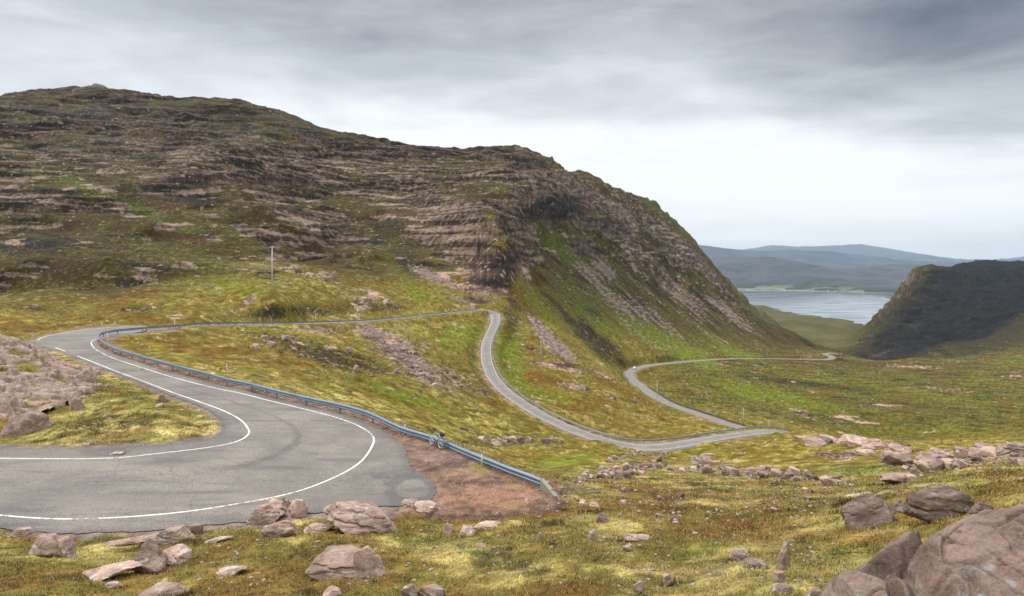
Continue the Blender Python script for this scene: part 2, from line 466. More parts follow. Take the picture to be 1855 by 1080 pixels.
_d2 = (_cu[:, None] - _cu[None]) ** 2 + (_cv[:, None] - _cv[None]) ** 2
_n = len(_cu)
_A = np.zeros((_n + 3, _n + 3))
_A[:_n, :_n] = _phi(_d2) + np.eye(_n) * 0.0012
_A[:_n, _n] = 1
_A[:_n, _n + 1] = _cu
_A[:_n, _n + 2] = _cv
_A[_n:, :_n] = _A[:_n, _n:].T
_W = np.linalg.solve(_A, np.concatenate([_cs, [0, 0, 0]]))


def rbf(px, lnD):
    shp = px.shape
    u, v = (px * KX).ravel(), (lnD * KD).ravel()
    out = np.empty(u.shape)
    for i in range(0, len(u), 20000):
        d2 = (u[i:i + 20000, None] - _cu[None]) ** 2 + (v[i:i + 20000, None] - _cv[None]) ** 2
        out[i:i + 20000] = _phi(d2) @ _W[:_n] + _W[_n] + _W[_n + 1] * u[i:i + 20000] + _W[_n + 2] * v[i:i + 20000]
    return out.reshape(shp)


# tabulate once, then look up with cubic interpolation
TPX = np.arange(-640, 2520, 9.0)
TLD = np.linspace(math.log(11.0), math.log(5300.0), 520)
TAB = rbf(*np.meshgrid(TPX, TLD, indexing='ij'))
TAB = np.minimum(TAB, 1500)


def _cub(p0, p1, p2, p3, t):
    return p1 + 0.5 * t * (p2 - p0 + t * (2 * p0 - 5 * p1 + 4 * p2 - p3 + t * (3 * (p1 - p2) + p3 - p0)))


def macro(px, D):
    lnD = np.log(np.maximum(D, 12.5))
    a = np.clip((px - TPX[0]) / 9.0, 1, len(TPX) - 3.001)
    b = np.clip((lnD - TLD[0]) / (TLD[1] - TLD[0]), 1, len(TLD) - 3.001)
    ia, ib = a.astype(int), b.astype(int)
    ta, tb = a - ia, b - ib
    r = [_cub(TAB[ia + k, ib - 1], TAB[ia + k, ib], TAB[ia + k, ib + 1], TAB[ia + k, ib + 2], tb) for k in (-1, 0, 1, 2)]
    s = _cub(r[0], r[1], r[2], r[3], ta)
    s = np.where(D < 12.5, s + 3300.0 * (1 / np.maximum(D, 0.5) - 1 / 12.5), s)
    return -(s - HY) / F * D

# ------------------------------------------------------------------ materials helpers
def new_mat(name):
    m = bpy.data.materials.new(name)
    m.use_nodes = True
    T = NT(m.node_tree)
    bs = T.n('ShaderNodeBsdfPrincipled')
    out = T.n('ShaderNodeOutputMaterial')
    T.t.links.new(bs.outputs[0], out.inputs[0])
    return m, T, bs


def link(T, a, b):
    T.t.links.new(a, b)


def simple_mat(name, col, rough=0.7, metal=0.0, var=0.15, scale=8.0, bump=0.0):
    m, T, bs = new_mat(name)
    tc = T.n('ShaderNodeTexCoord').outputs['Object']
    nz = T.noise(tc, scale, 4.0)
    c = T.mix(nz, [k * (1 - var) for k in col], [min(1, k * (1 + var)) for k in col])
    link(T, c, bs.inputs['Base Color'])
    bs.inputs['Roughness'].default_value = rough
    bs.inputs['Metallic'].default_value = metal
    if bump:
        b = T.n('ShaderNodeBump', i={'Strength': 0.6, 'Distance': bump, 'Height': nz})
        link(T, b.outputs[0], bs.inputs['Normal'])
    return m


def land_material():
    m, T, bs = new_mat('land')
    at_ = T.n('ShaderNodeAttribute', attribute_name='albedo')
    rk = T.n('ShaderNodeAttribute', attribute_name='rocky')
    geo = T.n('ShaderNodeNewGeometry')
    P = geo.outputs['Position']
    n1 = T.noise(P, 9.0, 7.0, 0.65)
    n2 = T.noise(P, 0.9, 6.0, 0.62)
    n3 = T.noise(P, 0.12, 7.0, 0.65)
    v1 = T.step(n1, 0.25, 0.75, 0.62, 1.38)
    v2 = T.step(n2, 0.25, 0.75, 0.78, 1.22)
    v3 = T.step(n3, 0.25, 0.75, 0.85, 1.15)
    v = T.m('MULTIPLY', v1, T.m('MULTIPLY', v2, v3))
    vv = T.n('ShaderNodeCombineXYZ')
    for k in range(3):
        link(T, v, vv.inputs[k])
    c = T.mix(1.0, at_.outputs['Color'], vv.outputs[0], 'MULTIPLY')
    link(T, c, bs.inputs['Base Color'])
    bs.inputs['Roughness'].default_value = 0.95
    bs.inputs['Specular IOR Level'].default_value = 0.15
    # fine relief: tufts in grass, chips and cracks in rock
    hgt = T.m('ADD', T.m('MULTIPLY', n1, 0.10), T.m('ADD', T.m('MULTIPLY', n2, 0.5), T.m('MULTIPLY', n3, 3.0)))
    b = T.n('ShaderNodeBump', i={'Strength': 0.55, 'Distance': 1.0, 'Height': hgt})
    link(T, b.outputs[0], bs.inputs['Normal'])
    return m


M_LAND = land_material()

# ------------------------------------------------------------------ height of the land with its relief
ALLR = np.vstack([np.c_[RB], np.c_[RC]])


def region_masks(px, D, z):
    """how mountain-like, valley-like each place is"""
    db = np.interp(px, [-600, 0, 180, 450, 700, 880, 960, 1060, 1140, 1300, 1500, 1900, 2400],
                   [150, 140, 145, 195, 255, 325, 345, 360, 420, 560, 760, 1000, 1100])
    return db


def relief(px, D, z, want_riser=False):
    x, y = (px - CX) / F * D, D
    db = region_masks(px, D, z)
    mt = sm(D / db, 1.0, 1.5)
    out = z.copy()
    py = HY - F * z / D
    right = sm(px, 930, 1010)         # grass and scree flank
    head = sm(D, 1150, 1500) * sm(px, 1540, 1600)
    split = np.interp(px, [930, 1000, 1100, 1180, 1260, 1330, 1400], [560, 440, 480, 505, 535, 560, 590])
    crag = right * mt * sm(py - split, 25, -25) * sm(px, 1420, 1360) * sm(D, 1900, 1700) * (1 - 0.45 * sm(D, 1000, 1350))
    ledge_zone = mt * (1 - 0.85 * right) * sm(py, 600, 520) + head * 0.9 + crag * 0.95
    # bedded sandstone: ledges at near-constant height, warped
    warp = 9.0 * fbm(x / 170, y / 170, 2, 11) + 1.6 * fbm(x / 34, y / 34, 2, 12)
    k1 = np.clip(0.55 + 0.7 * fbm(x / 110, y / 110, 3, 14), 0, 1)
    riser = np.zeros(z.shape)
    for per, am, sd in ((19.0, 1.0, 0), (6.6, 0.8, 5)):
        t = (z + warp + 0.9 * per * perlin(x / (per * 9), y / (per * 9), 20 + sd)) / per
        f = t - np.floor(t)
        g = sm(f, 0.62, 0.90) - f
        riser = np.maximum(riser, sm(f, 0.52, 0.66) * sm(f, 1.0, 0.88) * k1 * ledge_zone)
        out += per * g * am * k1 * ledge_zone
    t = (z + warp * 1.4) / 46.0
    f = t - np.floor(t)
    out += 46.0 * (sm(f, 0.55, 0.80) - f) * 0.50 * np.maximum(crag, head * .8) * np.clip(0.6 + 0.6 * fbm(x / 160, y / 160, 2, 19), 0.15, 1)
    riser = np.maximum(riser, sm(f, 0.50, 0.58) * sm(f, 0.9, 0.8) * np.maximum(crag, head * .6) * 0.6)
    sky_end = sm(D, 1250, 900)
    out += crag * (2.5 + 4.5 * sky_end) * ridged(x / 95 + y / 300, y / 420, 2, 36, 0.5) + crag * sky_end * 1.3 * ridged(x / 16, y / 50, 2, 38)
    # broad lumps
    out += mt * (4.0 * fbm(x / 70, y / 70, 3, 31) * sm(D, 200, 700) + ledge_zone * 1.3 * fbm(x / 18, (0.5 * y + 1.2 * z) / 18, 4, 33, 0.6))
    out += mt * right * 2.2 * ridged(x / 30 + y / 60, y / 170, 3, 35)
    out += head * (12 * ridged(x / 70, y / 130, 3, 37, 0.5)) * (1 - 0.7 * sm(D, 1950, 2080))
    # buttressed cliffs with vertical clefts
    cl = sm(px, 820, 860) * sm(px, 960, 930) * sm(py, 350, 400) * sm(py, 580, 540) * mt
    out += cl * 3.0 * ridged(x / 13, y / 40, 3, 41, 0.5)
    # rolling moor nearer by, finer hummocks closer still
    a1 = (1 - mt) * sm(D, 45, 110) * (1 - sm(D, 300, 700) * 0.5)
    out += a1 * (0.9 * fbm(x / 14, y / 14, 4, 51) + 0.35 * fbm(x / 3.1, y / 3.1, 3, 53))
    out += sm(D, 120, 60) * (0.16 * fbm(x / 3.3, y / 3.3, 3, 55) + 0.05 * fbm(x / 0.75, y / 0.75, 3, 57))
    # valley floor mires
    val = sm(D, 240, 330) * (1 - mt) * sm(px, 1300, 1450)
    out += val * 1.3 * fbm(x / 45, y / 45, 3, 61)
    if want_riser:
        return out, riser
    return out


def road_near(x, y, reach=16.0):
    """distance beyond the road edge, road height at the nearest point (vectorised over big arrays)"""
    shp = x.shape
    x, y = x.ravel(), y.ravel()
    dist = np.full(x.shape, 1e6)
    zr = np.zeros(x.shape)
    order = np.argsort(y, kind='stable')
    ys = y[order]
    for R in (RB, RC):
        for i in range(0, len(R), 10):
            s = R[i:i + 11]
            lo, hi = np.searchsorted(ys, [s[:, 1].min() - reach, s[:, 1].max() + reach])
            idx = order[lo:hi]
            xi = x[idx]
            idx = idx[(xi > s[:, 0].min() - reach) & (xi < s[:, 0].max() + reach)]
            if not len(idx):
                continue
            for a, b in zip(s[:-1], s[1:]):
                vx, vy = b[0] - a[0], b[1] - a[1]
                L = vx * vx + vy * vy + 1e-9
                t = np.clip(((x[idx] - a[0]) * vx + (y[idx] - a[1]) * vy) / L, 0, 1)
                d = np.hypot(x[idx] - a[0] - t * vx, y[idx] - a[1] - t * vy) - (a[3] + t * (b[3] - a[3]))
                m = d < dist[idx]
                j = idx[m]
                dist[j] = d[m]
                zr[j] = a[2] + t[m] * (b[2] - a[2])
    return dist.reshape(shp), zr.reshape(shp)


def flat_weight(x, y):
    w = np.zeros(x.shape)
    dd = np.full(x.shape, 1e3)
    sel = (y > 18) & (y < 135) & (x > -120) & (x < 14)
    xs, ys_ = x[sel], y[sel]
    ins = inside(FLAT, xs, ys_)
    d = seg_dist(FLAT, xs, ys_)
    d = np.where(ins, -d, d)
    dd[sel] = d
    w = sm(dd, 3.0 + 0 * dd, 0.0)
    return w, dd


def height(px, D, full=False):
    """final height of the ground"""
    px = np.asarray(px, float)
    D = np.asarray(D, float)
    x, y = (px - CX) / F * D, D
    z0 = macro(px, D)
    z, riser = relief(px, D, z0, True)
    w, dd = flat_weight(x, y)
    zf = plane_z(y) - 0.035 + 0.05 * fbm(x / 1.5, y / 1.5, 3, 71) * sm(dd, -0.1, 0.6) + 0.012 * perlin(x / .4, y / .4, 72)
    z = z * (1 - w) + zf * w
    dist, zr = road_near(x, y)
    wr = sm(dist, 5.5, 1.0)
    z = z * (1 - wr) + (zr - 0.16) * wr
    if full:
        return z, dd, dist, riser
    return z


def ground_at(x, y):
    x = np.atleast_1d(np.asarray(x, float))
    y = np.atleast_1d(np.asarray(y, float))
    return height(CX + F * x / y, y)


# ------------------------------------------------------------------ sampling: rows follow what shows
inner = np.arange(-60, 1916, 1.45)
lft = -60 - np.cumsum(np.linspace(1.6, 8, 90))
rgt = inner[-1] + np.cumsum(np.linspace(1.6, 8, 90))
COLS = np.concatenate([lft[::-1], inner, rgt])
NROW = 1300
_cc = np.linspace(COLS[0], COLS[-1], 1000)
_ld = np.linspace(math.log(3.2), math.log(5100), 1500)
_P, _L = np.meshgrid(_cc, _ld, indexing='ij')
_DD = np.exp(_L)
_z = relief(_P, _DD, macro(_P, _DD))
_s = np.minimum(HY - F * _z / _DD, 1180)
_run = np.minimum.accumulate(_s, axis=1)
_vis = (_s <= _run + 1.0)
_ds = np.abs(np.diff(_s, axis=1))
_imp = np.where(_vis[:, 1:], _ds, np.minimum(_ds, 6) * 0.12) + 60 * (_ld[1] - _ld[0]) * 0.5
_imp = np.where(_s[:, 1:] > 1120, _imp * 0.2, _imp)


def _smooth_cols(a, k):
    c = np.cumsum(np.pad(a, ((k + 1, k), (0, 0)), mode='edge'), axis=0)
    return (c[2 * k + 1:] - c[:-2 * k - 1]) / (2 * k + 1)


# fine rows follow the ledges on the mountain; elsewhere neighbouring columns share their spacing
_mreg = ((_DD > region_masks(_P, _DD, 0)) & (_P < 1440)).astype(float)
_mreg = _smooth_cols(_mreg, 12)[:, 1:]
_A1, _B1 = _smooth_cols(_imp, 2), _smooth_cols(_smooth_cols(_imp, 20), 20)
_ta, _tb = (_A1 * _mreg).sum(1, keepdims=True) + 1e-6, (_B1 * _mreg).sum(1, keepdims=True)
_imp = _A1 * _mreg * _tb / _ta + _B1 * (1 - _mreg)
_cum = np.concatenate([np.zeros((len(_cc), 1)), np.cumsum(_imp, axis=1)], axis=1)
_rows = np.array([np.interp(np.linspace(0, c[-1], NROW), c, _ld) for c in _cum])
LD = np.array([np.interp(COLS, _cc, _rows[:, j]) for j in range(NROW)]).T
GP = np.repeat(COLS[:, None], NROW, axis=1)
GD = np.exp(LD)
GZ, G_FLAT, G_ROAD, G_RISER = height(GP, GD, True)
GX_, GY_ = (GP - CX) / F * GD, GD
G_PY = HY - F * GZ / GD


def grid_normals(X, Y, Z):
    du = [np.gradient(a, axis=0) for a in (X, Y, Z)]
    dv = [np.gradient(a, axis=1) for a in (X, Y, Z)]
    n = [du[1] * dv[2] - du[2] * dv[1], du[2] * dv[0] - du[0] * dv[2], du[0] * dv[1] - du[1] * dv[0]]
    L = np.sqrt(n[0] ** 2 + n[1] ** 2 + n[2] ** 2) + 1e-12
    n = [a / L for a in n]
    sg = np.sign(n[2])
    return [a * sg for a in n]


GN = grid_normals(GX_, GY_, GZ)


# ------------------------------------------------------------------ what covers the ground
def blobs(px, py, D, lst):
    r = np.zeros(px.shape, np.float32)
    for b in lst:
        cx, cy, rx, ry, ang, k = b[:6]
        dmin = b[6] if len(b) > 6 else 0
        c, s = math.cos(rad(ang)), math.sin(rad(ang))
        R = max(rx, ry) * 2.2
        m = (np.abs(px - cx) < R) & (np.abs(py - cy) < R) & (D > dmin)
        dx, dy = px[m] - cx, py[m] - cy
        u = (dx * c + dy * s) / rx
        v = (dy * c - dx * s) / ry
        r[m] += k * np.exp(-(u * u + v * v) ** 1.5 * 0.8)
    return r


ROCK_B = [  # px, py, half sizes, tilt, strength
    (330, 285, 190, 26, 3, .55, 300), (230, 235, 230, 26, 2, .30, 300), (430, 322, 130, 12, 0, .7, 300), (120, 200, 160, 12, 3, .3, 300), (560, 290, 130, 28, 5, .45, 300),
    (700, 300, 110, 22, 8, .4, 300), (620, 410, 75, 32, 25, .5, 300), (760, 370, 110, 34, 12, .6, 300), (860, 430, 75, 48, 20, .65, 300), (880, 520, 40, 60, 80, .5, 250),
    (905, 480, 22, 85, 80, .6, 250), (820, 470, 70, 20, 10, .4, 300), (995, 376, 58, 26, -4, 1.1, 400), (930, 310, 70, 26, 10, .45, 400), (60, 280, 80, 22, 0, .25, 300),
    (940, 285, 50, 14, 8, .6, 400), (1060, 380, 60, 24, 30, .35, 400), (1100, 410, 44, 12, 12, .8, 500), (1060, 450, 26, 16, 10, .8, 400), (1200, 420, 50, 10, 35, .5, 500), (1160, 450, 40, 16, 30, .5, 500), (1230, 450, 40, 30, 50, .5, 600), (1330, 530, 40, 20, 55, .5, 600),
    (1060, 450, 36, 16, 10, .4, 400), (1150, 470, 60, 20, 40, .3, 500), (1270, 480, 60, 16, 50, .35, 600), (540, 400, 60, 14, 12, .3, 250), (500, 360, 90, 12, 5, .35, 250),
    (600, 505, 60, 9, 10, .55, 150), (560, 490, 60, 8, 5, .4, 150), (640, 530, 36, 12, 10, .4, 150), (655, 560, 22, 16, -40, .6, 150), (690, 540, 30, 14, 20, .4, 150),
    (365, 428, 36, 6, 0, .5, 150), (400, 440, 40, 7, 25, .5, 150), (310, 410, 22, 6, 0, .5, 150), (205, 385, 22, 7, 0, .45, 150), (150, 532, 26, 7, 5, .55, 100), (75, 360, 40, 12, 10, .3, 150), (30, 350, 50, 14, 8, .35, 150),
    (20, 500, 24, 7, 0, .5, 100), (75, 545, 16, 8, 0, .5, 100), (25, 440, 14, 8, 0, .3, 100), (100, 370, 30, 6, 5, .4, 150), (330, 480, 16, 5, 0, .4, 100), (250, 500, 10, 4, 0, .4, 100),
    (325, 575, 18, 6, 0, .45, 100), (440, 555, 34, 14, -38, .5, 150), (415, 565, 20, 8, -30, .35, 150),
    (1030, 665, 36, 6, 15, .7, 150), (1050, 700, 24, 9, 12, .65, 150), (1150, 725, 10, 12, 20, .5, 150), (980, 660, 30, 6, 10, .5, 150), (1090, 680, 30, 6, 30, .4, 150),
    (960, 630, 30, 5, 25, .4, 150), (1000, 640, 50, 4, 35, .45, 150), (1080, 700, 60, 4, 35, .3, 150),
    (600, 630, 26, 12, 20, .4, 60), (530, 620, 30, 12, 30, .45, 60), (720, 640, 60, 24, 35, .5, 60), (800, 690, 40, 20, 20, .3, 60), (880, 700, 24, 20, 0, .4, 60),
    (905, 800, 36, 7, 4, .45, 50), (980, 800, 40, 7, 5, .4, 50), (830, 805, 30, 5, 0, .3, 50),
    (1520, 825, 40, 12, 5, .6, 30), (1470, 795, 60, 5, 8, .6, 60), (1580, 800, 80, 6, 8, .6, 60), (1640, 835, 60, 10, 5, .5, 30), (1420, 870, 40, 8, 5, .2, 20), (1800, 820, 80, 12, 0, .45, 25), (1300, 845, 80, 10, 5, .35, 50),
    (1150, 845, 60, 14, -20, .3, 50), (60, 650, 90, 34, 15, .22, 35), (20, 625, 60, 12, 8, .4, 45),
    (1860, 640, 50, 14, 0, .2, 700), (1790, 600, 40, 10, -10, .25, 700), (1700, 655, 60, 5, 0, .2, 700), (1840, 680, 30, 8, 0, .35, 300),
    (1590, 735, 40, 4, 0, .62, 250), (1700, 705, 60, 3, 2, .62, 250), (1650, 665, 60, 3, 2, .62, 500), (1560, 765, 30, 3, 4, .62, 200), (1460, 752, 30, 6, 30, .62, 200), (1530, 756, 40, 4, 3, .62, 200), (1735, 660, 30, 4, 0, .2, 400),
    (120, 1000, 60, 30, -30, .25, 10), (280, 1000, 60, 24, -35, .2, 10),
]
SCREE_B = [
    (800, 505, 60, 8, 25, .9, 250), (770, 500, 30, 6, 30, .6, 250), (875, 520, 18, 22, -60, .9, 250), (835, 545, 40, 9, 25, .6, 250),
    (1000, 620, 46, 12, 48, .9, 250), (975, 590, 24, 10, 45, .6, 250), (1030, 640, 30, 8, 40, .6, 250), (1120, 545, 70, 13, 38, .75, 400), (1180, 570, 70, 10, 38, .7, 400), (1060, 490, 26, 10, 35, .7, 400), (1100, 495, 22, 12, 35, .8, 400),
    (1240, 540, 70, 12, 42, .75, 500), (1310, 560, 60, 11, 30, .7, 600), (1085, 480, 18, 8, 30, .6, 400), (1230, 480, 24, 10, 55, .5, 500), (1290, 500, 30, 9, 55, .6, 600), (1140, 420, 24, 10, 30, .6, 500),
    (1090, 370, 60, 14, 32, .6, 500), (1150, 400, 50, 10, 35, .5, 500), (1060, 340, 50, 10, 30, .5, 500), (1000, 320, 40, 12, 30, .5, 500),
    (730, 650, 60, 18, 38, .8, 80), (690, 610, 50, 12, 30, .8, 80), (790, 680, 46, 20, 30, .6, 80), (640, 600, 90, 6, 0, .5, 120), (560, 596, 80, 4, 0, .4, 120), (860, 680, 20, 20, 0, .3, 80), (745, 625, 40, 12, 20, .5, 80),
    (1200, 540, 140, 10, 38, .3, 400), (1150, 600, 60, 6, 38, .4, 400), (1340, 590, 40, 6, 30, .4, 500), (1600, 640, 44, 3.5, -18, .9, 1000), (1620, 620, 16, 3, -50, .6, 1000), (1640, 600, 30, 5, -30, .4, 1000), (1560, 615, 40, 4, -25, .4, 1000), (1660, 590, 14, 5, 0, .6, 1000),
]
LUSH_B = [
    (60, 315, 90, 10, 12, .8, 150), (190, 355, 120, 11, 20, .9, 150), (330, 410, 110, 9, 20, .7, 150), (130, 300, 60, 8, 5, .5, 150), (440, 520, 120, 26, 5, .5, 100), (300, 460, 140, 34, 5, .4, 100), (420, 420, 60, 12, 25, .5, 100),
    (630, 300, 10, 30, -40, .9, 300), (660, 330, 12, 30, -30, .8, 300), (690, 370, 14, 30, -35, .5, 300), (700, 460, 12, 60, -35, .5, 250), (745, 520, 12, 60, -40, .5, 250),
    (900, 340, 60, 10, 25, .5, 400), (960, 400, 40, 16, 30, .4, 400), (920, 420, 14, 16, 0, .6, 300), (800, 540, 70, 14, 10, .5, 200), (820, 470, 60, 8, 5, .4, 200),
    (990, 560, 30, 70, -38, .6, 300), (1060, 560, 20, 80, -48, .8, 300), (1000, 440, 60, 16, 30, .7, 400), (1090, 450, 60, 20, 40, .4, 400), (1080, 510, 90, 16, 42, .8, 400), (1180, 590, 120, 20, 35, .7, 400),
    (1030, 390, 60, 12, -10, .6, 400), (1010, 440, 24, 10, 0, 1.0, 400), (1200, 620, 120, 14, 25, .8, 350), (1300, 620, 80, 12, 25, .6, 400), (1160, 330, 80, 12, 30, .5, 600), (1200, 380, 60, 12, 35, .5, 600), (1330, 640, 80, 6, 5, .4, 400),
    (840, 610, 60, 26, 0, .8, 100), (930, 610, 26, 30, 40, .8, 150), (925, 660, 24, 40, -30, .9, 150), (990, 715, 70, 14, 15, .7, 120), (760, 730, 90, 14, 12, .7, 60), (680, 700, 80, 10, 15, .6, 60),
    (1050, 830, 60, 12, 0, .6, 40), (1000, 850, 60, 20, 10, .5, 30), (300, 640, 80, 16, 10, .4, 60), (480, 600, 60, 8, 0, .7, 100), (550, 820, 60, 0.1, 0, 0, 0),
    (1450, 730, 140, 18, 8, .5, 200), (1650, 780, 200, 12, 0, .5, 150), (1500, 690, 140, 16, 4, .4, 300), (1700, 720, 140, 14, 4, .5, 300), (1350, 705, 110, 16, 12, .5, 250), (1790, 690, 80, 12, 0, .5, 300),
    (1560, 850, 80, 10, 0, .7, 20), (1280, 820, 40, 6, 0, .6, 60), (250, 730, 60, 20, 20, .5, 30), (870, 990, 60, 20, 0, .4, 10), (1200, 1000, 200, 30, 0, .25, 10), (1850, 640, 40, 60, 10, .4, 700), (1650, 610, 30, 12, 0, .6, 1000), (1740, 570, 90, 12, -20, .3, 1000),
]
DARK_B = [
    (90, 420, 110, 26, 10, .8, 150), (60, 470, 90, 24, 25, .9, 100), (180, 400, 60, 14, 10, .6, 150), (340, 355, 60, 18, 5, .9, 250), (300, 350, 110, 18, 5, .5, 250), (60, 560, 90, 10, 5, .6, 100), (240, 560, 60, 14, 5, .6, 100), (280, 470, 40, 14, 0, .3, 100), (110, 460, 70, 10, 20, .6, 100),
    (560, 560, 130, 12, -2, .9, 120), (460, 572, 60, 8, 0, .5, 120), (700, 555, 60, 12, 0, .5, 150), (560, 450, 90, 14, 20, .7, 200), (690, 400, 40, 30, 35, .9, 300), (740, 480, 40, 40, 40, .6, 250), (760, 400, 40, 12, 20, .5, 300),
    (960, 340, 40, 16, 10, .8, 400), (870, 350, 60, 16, 10, .3, 400), (860, 490, 60, 10, 0, .6, 250), (950, 560, 16, 60, -40, .7, 250), (960, 470, 20, 30, -30, .5, 300), (930, 600, 16, 22, 0, .9, 250), (920, 560, 18, 30, 0, .7, 250),
    (1020, 570, 14, 100, -42, .5, 300), (1080, 620, 60, 18, 42, .7, 250), (1050, 590, 16, 80, -45, .45, 250), (1120, 640, 50, 14, 40, .6, 300), (980, 510, 12, 60, -35, .7, 300), (1000, 480, 14, 40, -30, .5, 300),
    (1080, 350, 80, 14, 38, .5, 500), (1060, 390, 40, 14, 30, .7, 500), (1150, 440, 50, 12, 45, .5, 500), (1180, 500, 60, 12, 45, .5, 500), (1210, 480, 70, 10, 50, .5, 500),
    (560, 630, 130, 18, 14, .9, 60), (640, 660, 110, 14, 15, .7, 60), (860, 640, 30, 26, 30, .6, 100), (900, 800, 80, 9, 0, .9, 50), (520, 670, 90, 6, 10, .5, 60), (800, 650, 60, 16, 30, .4, 80), (700, 760, 60, 4, 15, .6, 50), (830, 740, 60, 4, 8, .6, 50),
    (1500, 700, 160, 5, 6, .6, 250), (1420, 690, 140, 6, 8, .6, 250), (1650, 690, 60, 3, 10, .6, 300), (1560, 730, 90, 4, 4, .5, 250), (1700, 740, 60, 3, 8, .5, 250), (1480, 770, 60, 5, 10, .5, 200),
    (150, 200, 200, 9, 2, .6, 300), (400, 205, 120, 8, 6, .6, 300), (560, 240, 80, 10, 12, .6, 300), (250, 260, 200, 8, 0, .3, 300), (70, 215, 60, 10, 0, .6, 300),
    (1700, 930, 60, 10, 0, .5, 10), (1600, 1000, 120, 14, 5, .5, 8), (740, 930, 60, 14, 20, .8, 15), (1480, 1010, 60, 16, -10, .5, 8), (40, 960, 60, 20, 10, .6, 15), (160, 770, 30, 12, 0, .6, 30), (1240, 890, 60, 6, 0, .2, 20),
]
RUST_B = [
    (150, 500, 60, 14, 10, .4, 100), (440, 380, 160, 14, 10, .5, 200), (560, 470, 100, 12, 20, .6, 180), (600, 350, 90, 10, 5, .5, 300), (700, 350, 80, 12, 5, .5, 300), (300, 240, 120, 6, 0, .3, 300), (640, 540, 40, 8, 0, .4, 100),
    (1000, 690, 60, 8, 15, .7, 150), (960, 680, 30, 10, 10, .6, 150), (1090, 690, 70, 8, 25, .6, 150), (1180, 735, 60, 10, 30, .5, 150), (640, 690, 80, 10, 15, .4, 60), (620, 645, 60, 10, 10, .6, 60), (940, 830, 90, 8, 0, .6, 40), (380, 655, 60, 10, 10, .4, 60),
    (1350, 640, 130, 10, 5, .6, 400), (1450, 620, 60, 10, 20, .6, 500), (1600, 660, 200, 6, 2, .7, 500), (1700, 680, 160, 5, 8, .6, 400), (1560, 700, 90, 4, 5, .4, 300), (1500, 760, 60, 4, 0, .4, 200), (1450, 600, 60, 8, 25, .3, 600),
    (1600, 985, 120, 20, 5, .6, 8), (1480, 890, 60, 8, 3, .5, 20), (1300, 940, 90, 10, 0, .4, 15), (1720, 935, 100, 10, 0, .5, 12), (1800, 860, 60, 8, 0, .5, 20), (780, 915, 50, 10, 10, .4, 15), (1620, 890, 60, 6, 10, .4, 20),
]
STRAW_B = [(310, 785, 100, 16, 0, 1.0, 30), (380, 770, 40, 14, 10, .8, 30), (1100, 900, 160, 12, 0, .4, 20), (1250, 870, 200, 16, 0, .5, 20), (650, 725, 120, 8, 14, .5, 50), (900, 770, 110, 8, 10, .4, 60), (1200, 765, 100, 10, 10, .4, 100),
           (450, 480, 100, 10, 5, .5, 100), (1050, 940, 120, 16, 0, .3, 10), (300, 640, 100, 6, 12, .4, 60), (120, 795, 120, 6, 0, .6, 30), (1320, 980, 120, 20, 0, .3, 10), (1700, 800, 160, 5, 0, .4, 150), (1640, 745, 160, 5, 4, .4, 250), (1560, 680, 160, 4, 4, .3, 350), (960, 1060, 160, 14, 0, .3, 8)]


def palette(x, y, P):
    pass


